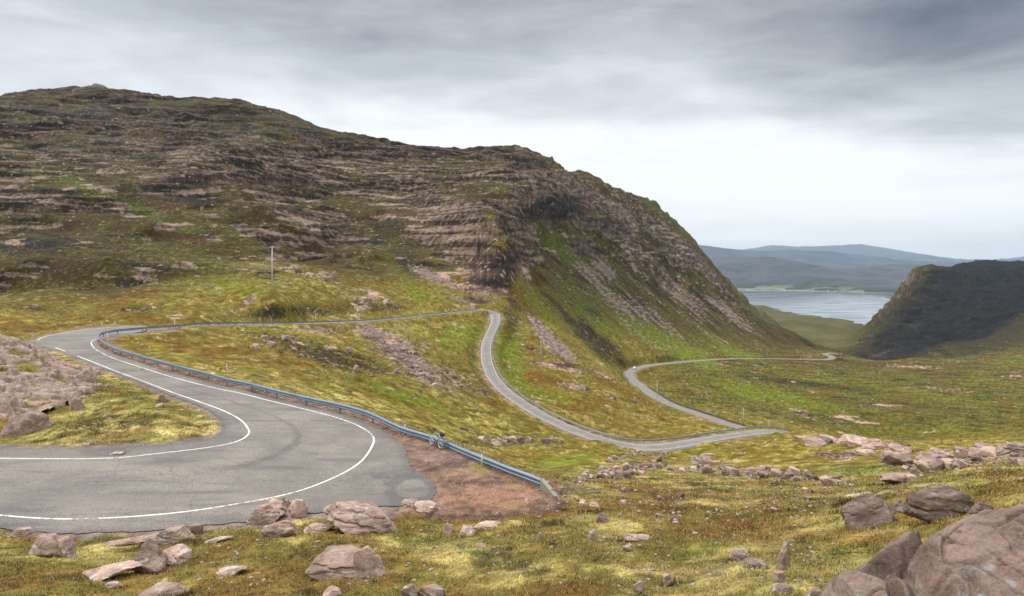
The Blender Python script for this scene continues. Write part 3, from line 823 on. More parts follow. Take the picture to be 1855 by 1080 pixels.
def ground_cover(px, py, D, x, y, z, nz, flat, road, riser=0.0):
    shp = px.shape
    A = np.zeros(shp + (3,), np.float32)
    mt = sm(D / region_masks(px, D, z), 1.0, 1.4)
    y_true = y
    y = y + mt * 0.9 * z       # patterns must not smear down the risers
    big = fbm(x / 55, y / 55, 4, 101)
    mid = fbm(x / 11, y / 11, 4, 103)
    fin = fbm(x / 2.3, y / 2.3, 4, 105)
    tiny = fbm(x / 0.55, y / 0.55, 3, 107) * sm(D, 200, 90)
    strata = fbm(x / 45 + y / 90, (z + 4 * perlin(x / 80, y / 80, 3)) / 4.5, 4, 141, 0.6)   # beds lie level
    pix2 = fbm(px / 2.9, py / 1.7, 2, 143)
    pix = fbm(px / 7.0, py / 3.4, 3, 109)          # follows the place through its own row and column
    mt = sm(D / region_masks(px, D, z), 1.0, 1.4)
    far = sm(D, 60, 250)
    # general vegetation mix
    g = 0.5 + 0.30 * mid + 0.30 * fin + 0.2 * big + 0.2 * tiny
    col = lambda *c: np.array(c, np.float32)
    grass, lush, straw, dark, rust = col(.150, .122, .034), col(.128, .142, .026), col(.330, .275, .112), col(.021, .018, .006), col(.130, .070, .018)

    def put(w, c):
        w = np.clip(w, 0, 1)[..., None]
        A[:] = A * (1 - w) + c * w
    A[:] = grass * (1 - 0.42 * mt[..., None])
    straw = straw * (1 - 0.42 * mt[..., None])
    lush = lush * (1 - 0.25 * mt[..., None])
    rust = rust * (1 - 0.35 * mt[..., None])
    put(sm(g, 0.45, 1.0) * 0.75, straw)
    put(sm(-big - 0.6 * mid, 0.15, 0.9) * 0.6, rust)
    n_a = 0.55 * mid + 0.55 * fin + 0.3 * pix
    lz = mt * sm(px, 1010, 900)
    n_a = n_a * (1 - 0.5 * lz) + 0.75 * strata * lz
    put(sm(blobs(px, py, D, RUST_B) + 0.45 * n_a, 0.25, 0.8) * 0.75, rust)
    put(sm(blobs(px, py, D, STRAW_B) + 0.40 * n_a, 0.3, 0.9) * 0.85, straw)
    # level streaks of sedge, peat and bleached grass on the corrie floor
    nf = sm(D, 120, 60)
    hx = fbm(x / 4.5, y / 4.5, 4, 171, 0.6)
    hy = fbm(x / 3.2 + 9, y / 3.2, 4, 173, 0.6)
    put(nf * sm(hx, 0.25, 0.75) * 0.65, rust * 1.05)
    put(nf * sm(-hx, 0.2, 0.8) * 0.55, straw)
    put(nf * sm(hy, 0.3, 0.8) * 0.5, lush * 0.85)
    put(nf * sm(-hy - 0.35 * hx, 0.42, 0.85) * 0.75, dark * 1.8)
    vf = sm(D, 200, 280) * (1 - mt) * sm(px, 1130, 1260)
    hs = fbm(px / 75 + py / 30, py / 3.6 - px / 60, 4, 151, 0.6)
    hs2 = fbm(px / 50 - 3, py / 3.0 - px / 70, 4, 155, 0.6)
    A[:] *= 1 - vf[..., None] * col(.40, .30, .30)
    put(vf * sm(hs, 0.1, 0.6) * 0.65, rust * 1.05)
    put(vf * sm(hs2, 0.15, 0.7) * 0.6, straw * 0.48)
    put(vf * sm(-hs, 0.1, 0.7) * 0.75, lush * 0.62)
    put(vf * sm(-hs2 - 0.3 * hs, 0.35, 0.7) * 0.8, dark * 1.6)
    # streaks down the flank of the big slope
    right = sm(px, 925, 990) * mt * sm(D, 1350, 1150) * sm(py, 330, 400)
    moor = 1 - right
    al = px * math.cos(rad(44)) + py * math.sin(rad(44))
    ac = -px * math.sin(rad(44)) + py * math.cos(rad(44)) + 0.00055 * (px - 1000) ** 2 * 0.3
    st = fbm(al / 120, ac / 7.5, 4, 111, 0.6)
    st2 = fbm(al / 60, ac / 3.6, 3, 113, 0.6)
    lushw = blobs(px, py, D, LUSH_B)
    darkw = blobs(px, py, D, DARK_B)
    put(sm(lushw + 0.35 * n_a + 0.8 * right * st - 0.4 * darkw, 0.2, 0.8) * 0.85, lush)
    dk = -0.25 * g + 0.45 * big + 0.30 * mid + 0.35 * fbm(x / 24, y / 24, 4, 117) - 0.20 - lz * 0.4 * strata + lz * 0.22 * sm(py, 420, 250)
    put(sm(darkw * (0.8 - 0.2 * right) + 0.85 * n_a + 0.25 * pix - 1.5 * right * (st + 0.5 * st2) + 0.35 * dk - 0.3 * lushw, 0.22, 0.85) * 0.82, dark * (1 + 0.4 * right[..., None]))
    put(sm(dk + mt * 0.30, 0.1, 0.5) * 0.85 * (1 - right * .5), dark)
    # little tussock contrast
    A[:] *= (1 + 0.40 * np.clip(fin + 0.6 * tiny, -1, 1) * (1 - 0.4 * far) + (0.28 * pix + 0.30 * pix2) * far)[..., None]
    # scree
    rock_c = col(.210, .143, .106)
    rock_l = col(.375, .280, .218)
    rock_d = col(.052, .040, .033)
    scree_c = col(.190, .148, .128)
    sc = blobs(px, py, D, SCREE_B)
    sc = sm(sc + 0.45 * right * (st + 0.5 * st2) + 0.45 * fin * (1 - right) + 0.40 * pix + 0.22 * pix2 - 0.05, 0.36, 0.70)
    put(sc, scree_c * (1 + 0.42 * np.clip(pix + 0.8 * pix2 + fin, -1, 1)[..., None]))
    # bare rock
    steep = 1 - nz
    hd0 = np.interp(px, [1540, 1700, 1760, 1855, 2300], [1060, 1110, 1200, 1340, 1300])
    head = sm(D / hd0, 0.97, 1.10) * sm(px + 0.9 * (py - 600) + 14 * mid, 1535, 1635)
    rb = blobs(px, py, D, ROCK_B)
    band = perlin(z / 3.1 + 1.3 * fbm(x / 60, y / 60, 2, 121), x / 240 + y / 400, 5)
    rk = rb + 0.34 * n_a + 0.30 * mid + 0.38 * big * mt - 0.07 * mt + mt * 0.30 * strata + 0.42 * riser * (1 - 0.6 * right) - 0.10 * right + (1.2 * (steep - 0.27) * mt * (1 - 0.62 * right)) + mt * sm(py, 380, 240) * 0.12 * sm(px, 1000, 900)
    rk = np.where(head > 0.3, 1.6 * (steep - 0.42) + 0.55 * mid + 0.35 * fbm(x / 30, y / 30, 3, 123), rk)
    low = sm(D, 1300, 1600) * sm(px, 1600, 1500)
    rk = rk - low * 2
    rw = sm(rk, 0.36, 0.56)
    rv = np.clip(0.42 + 0.45 * fbm(x / 5, y / 5, 4, 125) + 0.35 * pix + 0.25 * pix2 + 0.75 * strata - 0.12 * lz, 0, 1)[..., None]
    rc = rock_d * (1 - rv) ** 2 + rock_c * 2 * rv * (1 - rv) + rock_l * rv ** 2
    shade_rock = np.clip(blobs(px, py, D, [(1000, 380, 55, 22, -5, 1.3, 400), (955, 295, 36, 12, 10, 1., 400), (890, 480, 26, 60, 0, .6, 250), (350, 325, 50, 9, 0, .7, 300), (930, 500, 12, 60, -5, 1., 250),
        (1110, 405, 40, 10, 10, .6, 500), (1060, 450, 30, 16, 10, .6, 400), (920, 450, 20, 40, 0, .6, 300), (100, 210, 110, 9, 2, .8, 300), (430, 205, 120, 9, 8, .7, 300), (640, 240, 100, 8, 12, .6, 300)]), 0, 1)[..., None]  # shade of the steep cliff bands painted as darker rock colour
    # jointed pillars where the beds are cut off in cliffs
    cliff = np.clip(blobs(px, py, D, [(1000, 380, 60, 24, -5, 1.4, 400), (890, 470, 34, 75, -5, 1.3, 250), (350, 325, 60, 10, 0, 1.2, 300), (955, 295, 40, 13, 10, 1., 400), (500, 330, 60, 10, 0, .8, 300), (1060, 450, 34, 20, 10, .8, 400), (1100, 410, 44, 12, 12, .8, 500)]), 0, 1)
    pil = fbm(px / 4.2 + 0.4 * mid, py / 34.0 + px / 90, 3, 181, 0.6)
    rvc = np.clip(0.34 + 0.45 * pil + 0.25 * pix2 + 0.45 * strata, 0, 1)
    rv = rv * (1 - cliff[..., None]) + rvc[..., None] * cliff[..., None]
    rc = rock_d * (1 - rv) ** 2 + rock_c * 2 * rv * (1 - rv) + rock_l * rv ** 2
    rc = rc * (1 - 0.30 * cliff[..., None])
    rg = (rc @ col(.35, .45, .2))[..., None]
    rc = rc + (rg - rc) * 0.12 * mt[..., None]
    tone = (1 - 0.42 * mt * sm(py, 330, 230) * sm(px, 1050, 900) - 0.10 * mt)[..., None]  # rock darkens towards the summit, cloud shadow put into its colour
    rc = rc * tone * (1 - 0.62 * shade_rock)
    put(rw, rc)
    # scattered stones among the grass
    rocky = rw.copy()
    for cs, rmax, dmin, dmax, sd in ((2.2, .20, 70, 330, 0), (5.0, .20, 130, 900, 1), (13.0, .16, 350, 1500, 2)):
        warpx = 0.25 * perlin(x / cs * 2, y / cs * 2, 90 + sd)
        d1, d2, idn = cell(x / cs + warpx, y / cs, sd)
        r = rmax * np.clip(idn * 1.9 - 1.15 + 0.6 * mid + 0.7 * rb, 0, 1)
        w = sm(r - d1, 0.0, 0.03) * sm(D, dmin, dmin * 1.3) * sm(D, dmax, dmax * .8) * (px < 1540) * (1 - 0.6 * right)
        put(w * 0.9, rock_l * (0.45 + 0.5 * idn[..., None]))
        rocky = np.maximum(rocky, w)
    # orange rubble of the platform edge, dirt lay-by, verges
    ax = seg_dist(RAIL_PTS, np.clip(x, -90, 20), np.clip(y_true, 0, 140), closed=False)
    near_rail = sm(ax, 2.6, 0.6) * (D < 135) * (x < 6)
    wd = np.maximum(sm(flat + 0.55 * fin + 0.35 * mid, 0.5, -0.3), near_rail * sm(flat, 4, 1.0)) * (D < 135)
    grassin = sm(0.35 * fin + 0.5 * mid - 0.1, 0.1, 0.5) * 0.0
    dv = np.clip(0.5 + 0.5 * fin + 0.45 * tiny, 0, 1)[..., None]
    dirt = col(.090, .062, .048) * (1 - dv) + col(.260, .170, .122) * dv
    onpad = sm(px, 700, 760) * sm(flat, 0.1, -0.1) + near_rail
    leftpad = (1 - sm(px, 690, 740)) * (1 - near_rail)
    gravel = col(.19, .165, .145) * (0.8 + 0.4 * dv)
    put(wd, dirt)
    put(wd * np.clip(leftpad, 0, 1) * 0.8, gravel)
    # red heart and grey fringe of the lay-by
    rb1 = np.exp(-(((px - 900) / 90) ** 2 + ((py - 895) / 30) ** 2)) * wd
    put(rb1 * 0.55, col(.26, .140, .088) * (0.65 + 0.55 * dv))
    rb2 = np.exp(-(((px - 820) / 70) ** 2 + ((py - 830) / 26) ** 2)) * wd
    put(rb2 * 0.6, col(.165, .120, .108) * (0.7 + 0.6 * dv))
    gr = blobs(px, py, D, [(868, 850, 14, 6, 20, 1.2), (925, 878, 14, 6, 10, .8), (905, 918, 60, 5, 0, .5), (955, 912, 30, 6, 0, .5)])
    put(wd * sm(gr + 0.8 * n_a, 0.40, 1.0) * .85, grass * 1.35)
    # road verges
    vg = sm(road, 2.0 + 0.0 * road, 0.7) * (D > 100)
    put(vg * np.clip(0.6 + 0.5 * fin, 0, 1) * 0.75, col(.235, .180, .140) * (0.75 + 0.5 * dv))
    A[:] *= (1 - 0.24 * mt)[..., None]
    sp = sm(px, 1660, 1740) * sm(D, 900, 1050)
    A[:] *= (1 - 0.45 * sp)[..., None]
    # headland heather and rock darkened in the albedo to stand for cloud shadow
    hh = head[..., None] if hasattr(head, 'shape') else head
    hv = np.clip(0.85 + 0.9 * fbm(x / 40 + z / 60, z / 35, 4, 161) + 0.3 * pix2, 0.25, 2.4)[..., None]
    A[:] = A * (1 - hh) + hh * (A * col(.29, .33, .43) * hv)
    # lower valley: olive moor
    lw = low * (1 - head)
    put(lw * 0.7, col(.105, .098, .045) * (1 + 0.35 * fbm(x / 120, y / 240, 4, 131)[..., None]))
    rocky = np.maximum(rocky, sc * 0.6)
    A[:] = 0.12 * (np.maximum(A, 0.004) / 0.12) ** 1.23 * (1 + 0.16 * nf * (1 - wd))[..., None]
    lum = (A @ col(.3, .6, .1))[..., None]
    A[:] = lum + (A - lum) * (1.07 - 0.11 * sm(D, 90, 50)[..., None])
    return np.clip(A, 0.01, 0.75), rocky


# crash barrier line, used by the ground colours and the barrier itself
RAIL_PX = [(979, 882.5), (955, 872.5), (930, 863.5), (888, 846.5), (847, 829.5), (810, 813), (770, 798), (730, 787.5), (673, 766), (625, 751), (575, 739.5),
           (530, 729), (487, 718), (447, 707), (411, 699.5), (378.6, 689.5), (347.5, 681.5), (319, 673.5), (294, 666.5), (250, 653.5),
           (218, 643.5), (202, 637), (190, 630.5), (183, 624.5), (179, 618.5), (179.5, 614), (184, 611), (191, 608.8), (206, 605.8), (227, 603.4), (254, 600.9), (284.5, 598.3), (316, 596.4)]
RAIL_PTS = np.array([on_plane(*p) for p in RAIL_PX])
rail_low = catmull(RAIL_PTS, 0.5)
_seg = RB[(RB[:, 1] > 128)]
_iB = [i for i in range(len(RB)) if 128 < RB[i, 1] < 285 and RB[i, 0] < -14]
_iB = [i for i in _iB if i < np.argmax(RB[:, 1])]
_tan = np.gradient(RB[:, :2], axis=0)
_tan /= np.linalg.norm(_tan, axis=1)[:, None]
_nr = np.c_[_tan[:, 1], -_tan[:, 0]]          # right of travel (towards the viewer on the upper road)
rail_far = np.array([(RB[i, 0] + _nr[i, 0] * (RB[i, 3] + 0.55), RB[i, 1] + _nr[i, 1] * (RB[i, 3] + 0.55), RB[i, 2] - 0.05) for i in _iB])
RAIL1 = np.vstack([rail_low, rail_far[4:]])

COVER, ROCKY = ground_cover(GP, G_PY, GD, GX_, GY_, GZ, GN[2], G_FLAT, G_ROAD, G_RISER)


def face_region(px, D):
    """0 ground, 1 mountain, 2 lower valley, 3 headland"""
    db = np.interp(px, [-600, 0, 180, 450, 700, 850, 905, 960, 1060, 1140, 1300, 1500, 1530], [131, 128, 130, 178, 236, 300, 318, 330, 345, 420, 545, 735, 850])
    r = np.zeros(px.shape, int)
    r[(D > db) & (px < 1530)] = 1
    r[(D > 930) & (px >= 1530)] = 3
    back = np.interp(px, [-600, 1300, 1360, 1395, 1450, 1530, 1560, 1600, 1660], [9000, 9000, 1950, 1760, 1200, 930, 1250, 2150, 3000])
    r[(D > back)] = 2
    return r


def emit_land():
    fr = face_region(GP[:-1, :-1], GD[:-1, :-1])
    ncol = GP.shape[0]
    vid = np.arange(ncol * NROW).reshape(ncol, NROW)
    q = np.stack([vid[:-1, :-1], vid[1:, :-1], vid[1:, 1:], vid[:-1, 1:]], axis=-1)
    co = np.stack([GX_, GY_, GZ], -1).reshape(-1, 3)
    nn = np.stack(GN, -1).reshape(-1, 3)
    cov = COVER.reshape(-1, 3)
    rk = ROCKY.reshape(-1)
    for r, nm in enumerate(('ground', 'mountain', 'lower_valley', 'headland')):
        f = q[fr == r]
        used = np.unique(f)
        remap = np.zeros(ncol * NROW, np.int64)
        remap[used] = np.arange(len(used))
        f = remap[f]
        me = bpy.data.meshes.new(nm)
        me.vertices.add(len(used))
        me.vertices.foreach_set('co', co[used].astype(np.float32).ravel())
        me.loops.add(f.size)
        me.loops.foreach_set('vertex_index', f.astype(np.int32).ravel())
        me.polygons.add(len(f))
        me.polygons.foreach_set('loop_start', np.arange(0, f.size, 4, dtype=np.int32))
        me.update(calc_edges=True)
        me.polygons.foreach_set('use_smooth', np.ones(len(f), bool))
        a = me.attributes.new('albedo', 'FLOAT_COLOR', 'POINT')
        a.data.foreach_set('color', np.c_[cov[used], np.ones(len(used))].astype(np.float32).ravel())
        a = me.attributes.new('rocky', 'FLOAT', 'POINT')
        a.data.foreach_set('value', rk[used].astype(np.float32))
        me.materials.append(M_LAND)
        me.update()
        o = bpy.data.objects.new(nm, me)
        C.objects.link(o)
        o['kind'] = 'structure'
        o['label'] = {'ground': 'green and straw moor grass ground with rubble around the hairpin road',
                      'mountain': 'huge terraced sandstone mountainside with grass ledges and scree left of the valley',
                      'lower_valley': 'olive moorland floor of the lower valley reaching the loch shore',
                      'headland': 'dark craggy mountain across the valley at the right edge'}[nm]


emit_land()

# ------------------------------------------------------------------ mesh helpers
def mesh_obj(name, V, Fc, mat, parent=None, smooth=True, loc=(0, 0, 0)):
    me = bpy.data.meshes.new(name)
    me.from_pydata([tuple(v) for v in V], [], [tuple(f) for f in Fc])
    if smooth:
        me.polygons.foreach_set('use_smooth', [True] * len(me.polygons))
    if mat:
        me.materials.append(mat)
    me.update()
    o = bpy.data.objects.new(name, me)
    C.objects.link(o)
    o.location = loc
    if parent:
        o.parent = parent
    return o


def tag(o, label=None, cat=None, group=None, kind=None):
    if label:
        o['label'] = label
    if cat:
        o['category'] = cat
    if group:
        o['group'] = group
    if kind:
        o['kind'] = kind
    return o


def thing(name, loc, label, cat, group=None, rz=0.0):
    o = bpy.data.objects.new(name, None)
    o.empty_display_size = 0.3
    C.objects.link(o)
    o.location = loc
    o.rotation_euler = (0, 0, rz)
    return tag(o, label, cat, group)


# ------------------------------------------------------------------ water and the far shore
def water_material():
    m, T, bs = new_mat('water')
    P = T.n('ShaderNodeNewGeometry').outputs['Position']
    mp = T.n('ShaderNodeMapping', i={'Scale': (0.004, 0.012, 1)})
    link(T, P, mp.inputs[0])
    n = T.noise(mp.outputs[0], 1.0, 4.0, 0.5)
    bs.inputs['Base Color'].default_value = (0.05, 0.075, 0.10, 1)
    bs.inputs['IOR'].default_value = 1.42
    link(T, T.step(n, 0.35, 0.65, 0.06, 0.2), bs.inputs['Roughness'])
    mp2 = T.n('ShaderNodeMapping', i={'Scale': (0.05, 0.09, 1)})
    link(T, P, mp2.inputs[0])
    b = T.n('ShaderNodeBump', i={'Strength': 0.25, 'Distance': 0.6, 'Height': T.noise(mp2.outputs[0], 1.0, 6.0, 0.6)})
    link(T, b.outputs[0], bs.inputs['Normal'])
    return m


SEA = -322.0
tag(mesh_obj('water', [(-9000, 2300, SEA), (16000, 2300, SEA), (22000, 12000, SEA), (-12000, 12000, SEA)], [(0, 1, 2, 3)], water_material(), smooth=False),
    'pale grey loch lying below the valley mouth', kind='structure')


def hill_material(name, base, woods, field):
    m, T, bs = new_mat(name)
    geo = T.n('ShaderNodeNewGeometry')
    P = geo.outputs['Position']
    n1 = T.noise(P, 0.0011, 6.0, 0.6)
    n2 = T.noise(P, 0.004, 5.0, 0.6)
    c = T.mix(T.step(n1, 0.4, 0.62), base, woods)
    c = T.mix(T.step(n2, 0.5, 0.75, 0, 0.6), c, [k * 1.5 for k in base])
    if field:
        sx = T.n('ShaderNodeSeparateXYZ')
        link(T, P, sx.inputs[0])
        lo = T.step(sx.outputs[2], SEA + 70, SEA + 12)
        vo = T.n('ShaderNodeTexVoronoi', i={'Scale': 0.0085})
        link(T, P, vo.inputs['Vector'])
        sc = T.n('ShaderNodeSeparateColor')
        link(T, vo.outputs['Color'], sc.inputs[0])
        c = T.mix(lo, c, (.02, .035, .018))
        c = T.mix(T.m('MULTIPLY', lo, T.step(sc.outputs[0], 0.70, 0.74)), c, field)
        bch = T.m('MULTIPLY', T.step(sx.outputs[2], SEA + 7, SEA + 3), T.step(sx.outputs[0], 4200, 3000))
        c = T.mix(T.m('MULTIPLY', bch, 0.7), c, (.34, .31, .25))
    link(T, c, bs.inputs['Base Color'])
    bs.inputs['Roughness'].default_value = 1.0
    b = T.n('ShaderNodeBump', i={'Strength': 0.8, 'Distance': 60.0, 'Height': n2})
    link(T, b.outputs[0], bs.inputs['Normal'])
    return m


SHORE_V = []


def far_ridge(name, shore, crest, amp, mat, label, z0=SEA - 1, seed=0, prof=1.25):
    """a range of hills: foot line and crest line (px, py, D) with relief between"""
    pxs = np.arange(1080, 2260, 2.2)
    sh = np.array(shore, float)
    cr = np.array(crest, float)
    d0 = np.interp(pxs, sh[:, 0], sh[:, 1])
    cpy = np.interp(pxs, cr[:, 0], cr[:, 1])
    k = np.hanning(17)
    k /= k.sum()
    cpy = np.convolve(np.pad(cpy, 8, mode='edge'), k, mode='valid')
    d1 = np.interp(pxs, cr[:, 0], cr[:, 2])
    zc = -(cpy - HY) / F * d1
    ts = np.concatenate([np.linspace(0, 1, 110), np.linspace(1.01, 1.6, 14)])
    PXg, Tg = np.meshgrid(pxs, ts, indexing='ij')
    D = d0[:, None] + (d1 - d0)[:, None] * Tg
    x = (PXg - CX) / F * D
    tt = np.clip(Tg, 0, 1)
    h = z0 + (zc[:, None] - z0) * (tt ** prof)
    h = h - (np.maximum(Tg - 1, 0) * 1.2) * (zc[:, None] - z0)
    w = np.sin(np.pi * np.clip(Tg, 0, 1) ** 0.8) ** 0.8
    nz_ = fbm(x / 1500, D / 1500, 5, 200 + seed, 0.55)
    h = h + w * amp * nz_ + amp * 0.10 * fbm(x / 500, D / 500, 3, 210 + seed) * (Tg > .1)
    h = np.maximum(h, z0)
    nc, nr = PXg.shape
    vid = np.arange(nc * nr).reshape(nc, nr)
    q = np.stack([vid[:-1, :-1], vid[1:, :-1], vid[1:, 1:], vid[:-1, 1:]], -1).reshape(-1, 4)
    V = np.stack([x, D, h], -1).reshape(-1, 3)
    if seed == 1:
        SHORE_V.append(V)
    return tag(mesh_obj(name, V, q.tolist(), mat), label, kind='structure')


M_H1 = hill_material('near_hill_cover_hazed', (.062, .066, .078), (.030, .042, .048), (.11, .14, .08))  # moor and woods tinted blue grey, some distance haze painted in
M_H2 = hill_material('far_hill_cover_hazed', (.060, .078, .108), (.044, .060, .088), None)  # bluer cover for the farther ranges, haze put into the colour
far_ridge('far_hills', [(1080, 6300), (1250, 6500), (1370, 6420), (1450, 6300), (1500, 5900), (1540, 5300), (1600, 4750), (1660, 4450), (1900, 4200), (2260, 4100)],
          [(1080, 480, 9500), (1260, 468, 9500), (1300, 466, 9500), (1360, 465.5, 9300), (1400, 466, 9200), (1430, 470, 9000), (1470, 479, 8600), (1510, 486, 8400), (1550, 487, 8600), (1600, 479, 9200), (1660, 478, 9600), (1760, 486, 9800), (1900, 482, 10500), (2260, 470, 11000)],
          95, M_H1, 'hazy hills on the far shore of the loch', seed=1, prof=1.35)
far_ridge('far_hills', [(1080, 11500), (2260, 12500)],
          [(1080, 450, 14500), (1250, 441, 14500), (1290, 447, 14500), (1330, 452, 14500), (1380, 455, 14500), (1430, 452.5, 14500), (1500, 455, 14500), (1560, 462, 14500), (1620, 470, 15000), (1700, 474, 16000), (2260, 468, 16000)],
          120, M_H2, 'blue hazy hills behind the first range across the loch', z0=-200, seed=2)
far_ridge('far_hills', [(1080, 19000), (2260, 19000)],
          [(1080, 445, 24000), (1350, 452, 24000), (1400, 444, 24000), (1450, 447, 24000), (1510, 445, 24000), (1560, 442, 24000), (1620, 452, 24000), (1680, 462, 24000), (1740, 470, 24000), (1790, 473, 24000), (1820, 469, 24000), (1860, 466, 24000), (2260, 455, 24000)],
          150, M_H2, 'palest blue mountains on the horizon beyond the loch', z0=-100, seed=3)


# the air between here and the loch
def build_haze():
    me = bpy.data.meshes.new('haze')
    bm = bmesh.new()
    bmesh.ops.create_cube(bm, size=1.0)
    x0, x1, y0, y1, z0, z1 = -14000, 33000, -60, 30500, SEA - 4, 660
    for v in bm.verts:
        v.co = ((x0 + x1) / 2 + v.co.x * (x1 - x0), (y0 + y1) / 2 + v.co.y * (y1 - y0), (z0 + z1) / 2 + v.co.z * (z1 - z0))
    bm.to_mesh(me)
    bm.free()
    m = bpy.data.materials.new('haze')
    m.use_nodes = True
    T = NT(m.node_tree)
    pv = T.n('ShaderNodeVolumePrincipled')
    pv.inputs['Color'].default_value = (0.66, 0.84, 1.0, 1)
    pv.inputs['Density'].default_value = HAZE
    pv.inputs['Anisotropy'].default_value = 0.0
    out = T.n('ShaderNodeOutputMaterial')
    link(T, pv.outputs[0], out.inputs['Volume'])
    me.materials.append(m)
    o = bpy.data.objects.new('haze', me)
    C.objects.link(o)
    tag(o, 'thin pale haze over the glen and the loch', kind='stuff')


HAZE = 2.5e-5
build_haze()


# ------------------------------------------------------------------ roads
def asphalt_material():
    m, T, bs = new_mat('asphalt')
    P = T.n('ShaderNodeNewGeometry').outputs['Position']
    n1 = T.noise(P, 0.16, 5.0, 0.6, 0.6)
    mp = T.n('ShaderNodeMapping', i={'Rotation': (0, 0, rad(12)), 'Scale': (0.25, 1.1, 1)})
    link(T, P, mp.inputs[0])
    n2 = T.noise(mp.outputs[0], 0.7, 6.0, 0.65, 0.5)
    n3 = T.noise(P, 14.0, 4.0, 0.7)
    n4 = T.noise(P, 1.4, 5.0, 0.6)
    c = T.mix(T.step(n1, 0.32, 0.66), (.150, .134, .120), (.235, .203, .170))
    c = T.mix(T.step(n2, 0.46, 0.68, 0.0, 0.75), c, (.105, .098, .095))
    c = T.mix(T.step(n4, 0.52, 0.75, 0.0, 0.4), c, (.270, .235, .195))
    dsp = T.n('ShaderNodeVectorMath', operation='ADD')
    nn = T.n('ShaderNodeTexNoise', i={'Scale': 0.8, 'Detail': 4.0})
    link(T, P, nn.inputs['Vector'])
    link(T, P, dsp.inputs[0])
    link(T, nn.outputs['Color'], dsp.inputs[1])
    vo = T.n('ShaderNodeTexVoronoi', feature='DISTANCE_TO_EDGE', i={'Scale': 0.28})
    link(T, dsp.outputs[0], vo.inputs['Vector'])
    crack = T.m('MULTIPLY', T.step(vo.outputs[0], 0.012, 0.0), T.step(n1, 0.46, 0.56))
    c = T.mix(T.m('MULTIPLY', crack, 0.45), c, (.05, .046, .044))
    v = T.step(n3, 0.25, 0.75, 0.55, 1.45)
    vv = T.n('ShaderNodeCombineXYZ')
    for k in range(3):
        link(T, v, vv.inputs[k])
    ed = T.n('ShaderNodeAttribute', attribute_name='edge')
    c = T.mix(T.m('MULTIPLY', T.step(T.m('ADD', ed.outputs['Fac'], T.m('MULTIPLY', T.m('SUBTRACT', n4, 0.5), 0.5)), 0.35, 0.75), 0.62), c, (.080, .073, .072))
    c = T.mix(1.0, c, vv.outputs[0], 'MULTIPLY')
    link(T, c, bs.inputs['Base Color'])
    bs.inputs['Roughness'].default_value = 0.85
    b = T.n('ShaderNodeBump', i={'Strength': 0.5, 'Distance': 0.02, 'Height': n3})
    link(T, b.outputs[0], bs.inputs['Normal'])
    return m


M_ASPH = asphalt_material()


def lane_material():
    m, T, bs = new_mat('worn_lane')
    P = T.n('ShaderNodeNewGeometry').outputs['Position']
    ed = T.n('ShaderNodeAttribute', attribute_name='across')
    n1 = T.noise(P, 0.35, 5.0, 0.6)
    n3 = T.noise(P, 6.0, 4.0, 0.7)
    w = T.m('ABSOLUTE', ed.outputs['Fac'])
    c = T.mix(T.step(n1, 0.35, 0.65), (.190, .172, .155), (.250, .226, .200))
    tr = T.m('MULTIPLY', T.step(w, 0.0, 0.22, 0.5, 0.0), 1.0)
    c = T.mix(tr, c, (.130, .120, .112))
    c = T.mix(T.step(w, 0.78, 1.0, 0.0, 0.5), c, (.165, .140, .120))
    v = T.step(n3, 0.25, 0.75, 0.75, 1.25)
    vv = T.n('ShaderNodeCombineXYZ')
    for k in range(3):
        link(T, v, vv.inputs[k])
    c = T.mix(1.0, c, vv.outputs[0], 'MULTIPLY')
    link(T, c, bs.inputs['Base Color'])
    bs.inputs['Roughness'].default_value = 0.85
    return m


M_LANE = lane_material()
def paint_material():
    m, T, bs = new_mat('road_paint')
    P = T.n('ShaderNodeNewGeometry').outputs['Position']
    a = T.noise(P, 5.0, 6.0, 0.7)
    b = T.noise(P, 0.35, 3.0, 0.5)
    w = T.m('ADD', a, T.m('MULTIPLY', T.m('SUBTRACT', b, 0.5), 0.55))
    c = T.mix(T.step(w, 0.53, 0.64), (.70, .69, .65), (.22, .20, .18))
    link(T, c, bs.inputs['Base Color'])
    bs.inputs['Roughness'].default_value = 0.8
    return m


M_LINE = paint_material()


